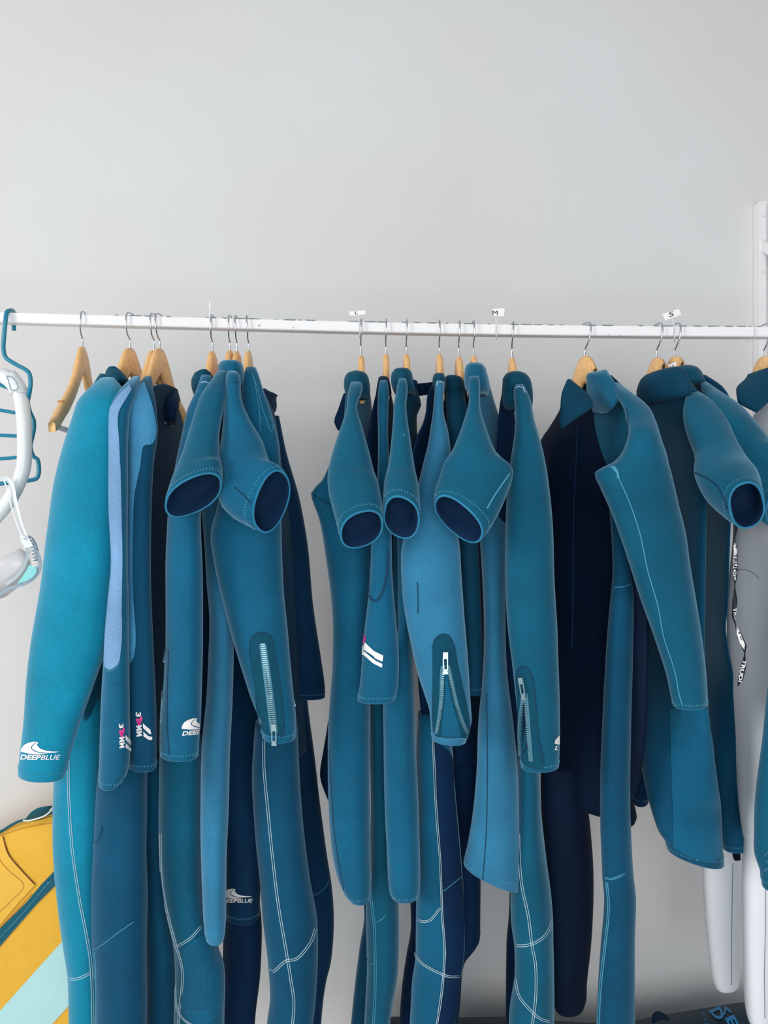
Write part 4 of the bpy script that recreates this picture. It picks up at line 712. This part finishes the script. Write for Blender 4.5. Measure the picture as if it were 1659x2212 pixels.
# ------------------------------------------------------------------ multi-bar hanger, snorkel, mask at the left edge
mh = empty('multi_bar_hanger', W(21, 677, 0), 'teal plastic multi-bar trouser hanger hooked on the left end of the rail', 'hanger')
V, Fc = tube_mesh(smoothline([W(30, 713, .022), W(30, 700, .024), W(30, 676, .022), W(28, 671.5, .012), W(22, 670.5, -.004), W(15, 674, -.018), W(12.5, 686, -.022), W(10.5, 705, -.022), W(8, 735, -.02), W(7.5, 755, -.02), W(13, 773, -.02), W(34, 787, -.03), W(56, 799, -.05), W(64, 809, -.055), W(66, 828, -.055), W(63.5, 848, -.05), W(60, 870, -.03), W(66, 893, -.0), W(73, 908, .0), W(73, 928, .0), W(70, 942, .0), W(66, 965, 0), W(72, 986, .0), W(81, 992, .0), W(84, 1014, .0), W(80, 1032, .0), W(62, 1038, .0), W(0, 1045, .0), W(-90, 1050, 0)], .006), .0046, 10)
build('hanger_frame', V, Fc, 'plastic', mh)
for pts in ([(-90, 812), (-20, 826), (2, 832), (18, 838), (40, 846), (62, 850)], [(-90, 872), (0, 886), (36, 892), (66, 893)], [(-90, 937), (0, 940), (36, 942), (70, 942)], [(-90, 994), (0, 991), (36, 988), (72, 986)]):
    V, Fc = tube_mesh(smoothline([W(x, y, .0) for x, y in pts], .01), .0040, 10); build('bar', V, Fc, 'plastic', mh)
sn = empty('snorkel', W(20, 820, -.05), 'white curved snorkel hanging on the teal hanger at left edge', 'snorkel')
sp = [(22, 812), (34, 826), (41, 842), (46, 862), (49, 884), (52, 912), (53, 945), (53, 985), (50, 1012), (43, 1035), (33, 1058), (20, 1080), (2, 1104), (-30, 1140), (-70, 1180)]
V, Fc = tube_mesh(smoothline([W(x, y, -.045) for x, y in sp], .006), .0148, 20); build('tube', V, Fc, 'gum', sn)
V, Fc = tube_mesh(smoothline([W(x, y, -.045) for x, y in [(-4, 812), (8, 812), (22, 820), (34, 832), (41, 846)]], .004), [.0150+.0030*math.sin(min(1, i/10)*math.pi/2) for i in range(30)][:len(smoothline([W(x, y, -.045) for x, y in [(-4, 812), (8, 812), (22, 820), (34, 832), (41, 846)]], .004))], 20); build('elbow_cap', V, Fc, 'gum', sn)
V, Fc = tube_mesh(smoothline([W(x, y, -.0632) for x, y in [(14, 812), (26, 815), (36, 828), (38, 840), (24, 842), (20, 830), (14, 812)]], .003), .0009, 6); build('moulded_ridge', V, Fc, 'grey', sn)
V, Fc = tube_mesh(smoothline([W(x, y, -.048) for x, y in [(30, 846), (46, 846), (60, 844)]], .004), .0152, 20); 
V, Fc = [], []
for k in range(25):
    a_ = 2*math.pi*k/24
    V.append(W(45, 849, -.045)+Vector((math.cos(a_)*.0158, math.sin(a_)*.0158, math.cos(a_)*-.003)))
V2, F2 = tube_mesh(V, .0012, 6); build('joint_ring', V2, F2, 'clear', sn)
mk = empty('diving_mask', W(35, 1220, -.06), 'white diving mask with pale cyan lens hanging at left edge', 'diving mask')
def ribbon(name, pts, w_, th, y, m, parent, wy=0.0):
    V, Fc = [], []; q = smoothline([Vector((x_, y_, 0)) for x_, y_ in pts], 5)
    for i, p in enumerate(q):
        a_, b_ = q[max(0, i-1)], q[min(len(q)-1, i+1)]; t_ = (b_-a_).normalized(); nx, ny = -t_.y, t_.x; ww = w_(i/(len(q)-1)) if callable(w_) else w_
        for s_, d_ in ((-1, -1), (1, -1), (1, 1), (-1, 1)): V.append(W(p.x+nx*ww*s_, p.y+ny*ww*s_, y+d_*th+wy*s_))
    n_ = len(q)
    for i in range(n_-1):
        for k in range(4): Fc.append((i*4+k, i*4+(k+1) % 4, i*4+4+(k+1) % 4, i*4+4+k))
    Fc += [(3, 2, 1, 0), tuple((n_-1)*4+k for k in range(4))]
    o = build(name, V, Fc, m, parent, smooth=False); return o
ribbon('strap', [(-30, 1040), (2, 1034), (16, 1036), (26, 1050), (33, 1085), (43, 1125), (56, 1158), (68, 1180)], lambda f: 5.5-2*f, .0012, -.085, 'gum', mk, .004)
ribbon('strap', [(8, 1036), (16, 1060), (26, 1100), (37, 1135), (47, 1160)], 1.5, .0010, -.088, 'gum', mk)
ribbon('buckle', [(43, 1161), (50, 1160), (53, 1163)], 4, .003, -.088, 'gum', mk)
ribbon('buckle_arm', [(48, 1164), (54, 1172), (60, 1186), (64, 1196)], 6, .0025, -.08, 'gum', mk)
loft('buckle_arm', [G(58, 1159, 3, -3, 0, 0, -.082, 0, .003), G(66, 1166, 6, -4, 0, 0, -.082, 0, .004), G(73, 1180, 7, -2, 0, 0, -.082, 0, .004), G(77, 1196, 7, -2, 0, 0, -.081, 0, .004), G(80, 1212, 7, 0, 0, 0, -.08, 0, .004)], mk, 'grey', bottom='cap', n=16, amp=0)
for k in range(9):
    x_, y_ = 66+(k*1.6 if k < 5 else 8), 1165+k*7.2; ribbon('grip_rib', [(x_-5, y_+1), (x_+3, y_-1)], 1.1, .0015, -.0875, 'gum', mk)
sk_ = loft('skirt', [G(52, 1190, 8, 6, 0, 0, -.05, 0, .004), G(46, 1205, 20, 10, 4, 6, -.05, 0, .02), G(28, 1226, 38, 8, 6, 14, -.05, 0, .03), G(8, 1246, 46, 2, 6, 18, -.05, 0, .032), G(-30, 1275, 50, 0, 6, 20, -.05, 0, .03)], mk, 'clear', bottom='cap', amp=.0008, n=28)
ribbon('frame', [(58, 1183), (60, 1196), (56, 1212), (46, 1232), (30, 1250), (12, 1262)], 4.2, .006, -.082, 'gum', mk, -.003)
ribbon('frame', [(72, 1186), (82, 1198), (87, 1216), (84, 1234), (72, 1250), (56, 1260), (34, 1267), (10, 1276), (-20, 1300)], lambda f: 4.5-1.5*f, .008, -.078, 'grey', mk)
V = [W(x_, y_, -.0885) for x_, y_ in ((63, 1220), (79, 1224), (79, 1237), (70, 1248), (58, 1255), (36, 1262), (48, 1246), (57, 1232))]; V += [v+Vector((0, .004, 0)) for v in V]
build('lens', V, [tuple(reversed(range(8))), tuple(range(8, 16))]+[(i, (i+1) % 8, 8+(i+1) % 8, 8+i) for i in range(8)], 'lens', mk, smooth=False, label='pale cyan glass lens')
# ------------------------------------------------------------------ yellow bag lower left
bg = empty('gear_bag', (-.78, .2, 0), 'large yellow canvas bag with pale cyan band, leaning on the wall lower left', 'bag')
out = pl([(-190, 1960), (-120, 1870), (-50, 1823), (0, 1799), (25, 1784), (51, 1774), (82, 1766), (113, 1757), (150, 1750), (190, 1762), (230, 1830), (255, 1960), (265, 2120), (262, 2270), (230, 2400), (100, 2440), (-80, 2430), (-200, 2300), (-215, 2120), (-190, 1960)], 20)[:-1]
cx_, cy_ = 25, 2110; V, Fc = [], []; NB = len(out); prof = [(1.0, .405), (1.0, .39), (.995, .365), (.975, .345), (.93, .328), (.85, .317), (.7, .31), (.5, .306), (.25, .305), (.05, .305)]
for k_, y_ in prof:
    for x, y in out: V.append(W(cx_+(x-cx_)*k_, cy_+(y-cy_)*k_, y_))
for i in range(len(prof)-1):
    for k in range(NB): Fc.append((i*NB+k, i*NB+(k+1) % NB, (i+1)*NB+(k+1) % NB, (i+1)*NB+k))
Fc += [tuple((len(prof)-1)*NB+k for k in range(NB)), tuple(reversed(range(NB)))]
bo = build('bag_body', V, Fc, 'yellow', bg); BP = Part(); BP.o = bo; BP.R = [(0,)*6+(.31,)]; BP.bvh = BVHTree.FromPolygons([tuple(v) for v in V], [f for f in Fc if len(f) == 4])
def bpatch(poly, m, name, off=.0015, label=None): return patch(BP, poly, m, name, off=off, step=16, parent=bg, label=label)
bpatch([(-110, 2210), (134, 2034), (260, 1890), (260, 2010), (108, 2212), (60, 2255), (-60, 2330), (-150, 2330)][:0] or [(-60, 2155), (0, 2092), (60, 2025)][:0] or [(-80, 2272), (0, 2183), (60, 2116), (132, 2036), (220, 1938), (250, 1990), (252, 2056), (145, 2176), (113, 2212), (40, 2290), (-60, 2360)], 'cyanband', 'band', label='pale cyan band')
ribz = [(-150, 2180), (0, 2023), (50, 1972), (116, 1900), (250, 1752)]
bpatch([(-120, 2128), (0, 2006), (60, 1946), (90, 1910), (117, 1882), (215, 1790), (228, 1812), (118, 1914), (80, 1952), (40, 1998), (0, 2044), (-100, 2150)], 'zipteal', 'zip_tape', .003, 'dark teal zip tape')
V, Fc = [], []
zl = pl([(-100, 2126), (0, 2025), (50, 1972), (100, 1913), (118, 1896), (215, 1806)], 3.2)
for i, (x, y) in enumerate(zl[:-1]):
    c, nn = hit(BP, x, y, .0042); b = len(V)
    for dx, dz in ((-1.6, -1), (1, -1.6), (1.6, 1), (-1, 1.6)): V.append(c+Vector((dx*.001, -.001, dz*.001)))
    V.append(c+nn*.001); Fc += [(b, b+1, b+4), (b+1, b+2, b+4), (b+2, b+3, b+4), (b+3, b, b+4)]
build('zip_teeth', V, Fc, 'threadT', bg, smooth=False)
for pts in ([(-100, 1840), (0, 1806), (40, 1792), (75, 1784), (113, 1778), (140, 1770)], [(-20, 1820), (6, 1815), (14, 1830), (22, 1848), (38, 1876), (53, 1911), (30, 1934), (0, 1972), (-40, 2010)], [(-100, 2110), (0, 2005), (40, 1962), (70, 1930)]):
    seam(BP, pts, 'seamY', .0008, parent=bg, name='bag_seam', off=.001)
V, Fc = [], []                                                       # flap laid over the front
fl = [(-90, 1842), (8, 1808), (20, 1845), (45, 1876), (77, 1910), (40, 1950), (0, 1998), (-90, 2080)]
bpatch(fl, mat('yellow_flap', (244, 192, 74), .75, grain=.05, gscale=30), 'flap', .0045, 'yellow flap with pointed corner')
seam(BP, [(8, 1808), (20, 1845), (46, 1877), (77, 1910)], mat('flap_shadow_cord', (120, 70, 50), .8), .0012, parent=bg, name='flap_edge', off=.004)
seam(BP, [(0, 1852), (6, 1862), (22, 1880), (53, 1911), (25, 1945), (0, 1968)], 'seamY', .0006, parent=bg, name='flap_stitching', off=.0055)
V, Fc = tube_mesh(smoothline([W(x, y, .355) for x, y in [(-120, 1866), (-50, 1820), (0, 1797), (25, 1782), (48, 1772), (80, 1768), (113, 1755), (150, 1747)]], .01), .0036, 8); build('piping', V, Fc, 'zipteal', bg, label='dark teal edge piping')
hd = loft('handle', [G(56, 1771, 2, -1, 0, 2, .34, 0, .004), G(68, 1764, 5, 2, 0, 8, .335, 0, .01), G(85, 1757, 6, 2, 0, 12, .33, 0, .012), G(100, 1751, 5, 2, 0, 9, .33, 0, .01), G(111, 1743, 1, 0, 0, 3, .335, 0, .004)], bg, 'zipteal', bottom='cap', n=16, amp=0)
V, Fc = tube_mesh(smoothline([W(x, y, .316) for x, y in [(50, 1772), (60, 1773), (78, 1769), (95, 1763), (106, 1755), (112, 1746)]], .004), .0022, 8); build('handle_trim', V, Fc, 'gum', bg, label='white trim under the handle')
# ------------------------------------------------------------------ dark bag on the floor, lower right
db = empty('dark_gear_bag', (.35, .1, 0), 'black nylon bag with bright blue lettering on the floor, lower right', 'bag')
tp = [(820, 2200), (860, 2199), (985, 2201), (1092, 2199), (1200, 2207), (1290, 2213), (1375, 2211), (1410, 2204), (1446, 2197), (1551, 2180), (1610, 2170), (1680, 2162), (1760, 2190)]
V, Fc = [], []; NT = len(tp)
for x, y in tp:
    f_ = W(x, y+24, .26)
    for yy, dz in ((.08, -9), (.08, -.12), (.11, -.055), (.17, -.016), (.26, 0), (.34, -.02), (.38, -.06), (.38, -9)):
        V.append(Vector((f_.x, yy, .004 if dz == -9 else f_.z+dz)))
for i in range(NT-1):
    for k in range(8): Fc.append((i*8+k, i*8+(k+1) % 8, (i+1)*8+(k+1) % 8, (i+1)*8+k))
Fc += [tuple(range(8)), tuple((NT-1)*8+k for k in reversed(range(8)))]
bo2 = build('bag_body', V, Fc, 'bag', db); BQ = Part(); BQ.o = bo2; BQ.R = [(0,)*6+(.12,)]; BQ.bvh = BVHTree.FromPolygons([tuple(v) for v in V], Fc[:-2])
text(BQ, 'D', (1532, 2186), (16, 22), (22, -10), 'bagprint', bold=.04, parent=db, off=.003)
text(BQ, 'V', (1558, 2179), (18, -6), (6, 16), 'bagprint', bold=.04, parent=db, off=.003)
text(BQ, 'E', (1566, 2202), (10, 20), (20, -8), 'bagprint', bold=.04, parent=db, off=.003)
text(BQ, 'CG', (1516, 2190), (8, 26), (7, -2), 'bagprint', bold=.0, parent=db, off=.003)
loft('handle', [G(1410, 2210, 2, 0, 0, 2, .11, 0, .01), G(1418, 2199, 10, 2, 0, 6, .11, 0, .015), G(1428, 2194, 13, 5, 0, 8, .11, 0, .015), G(1440, 2200, 6, 3, 0, 4, .11, 0, .01)], db, 'ink', bottom='cap', n=14, amp=0)
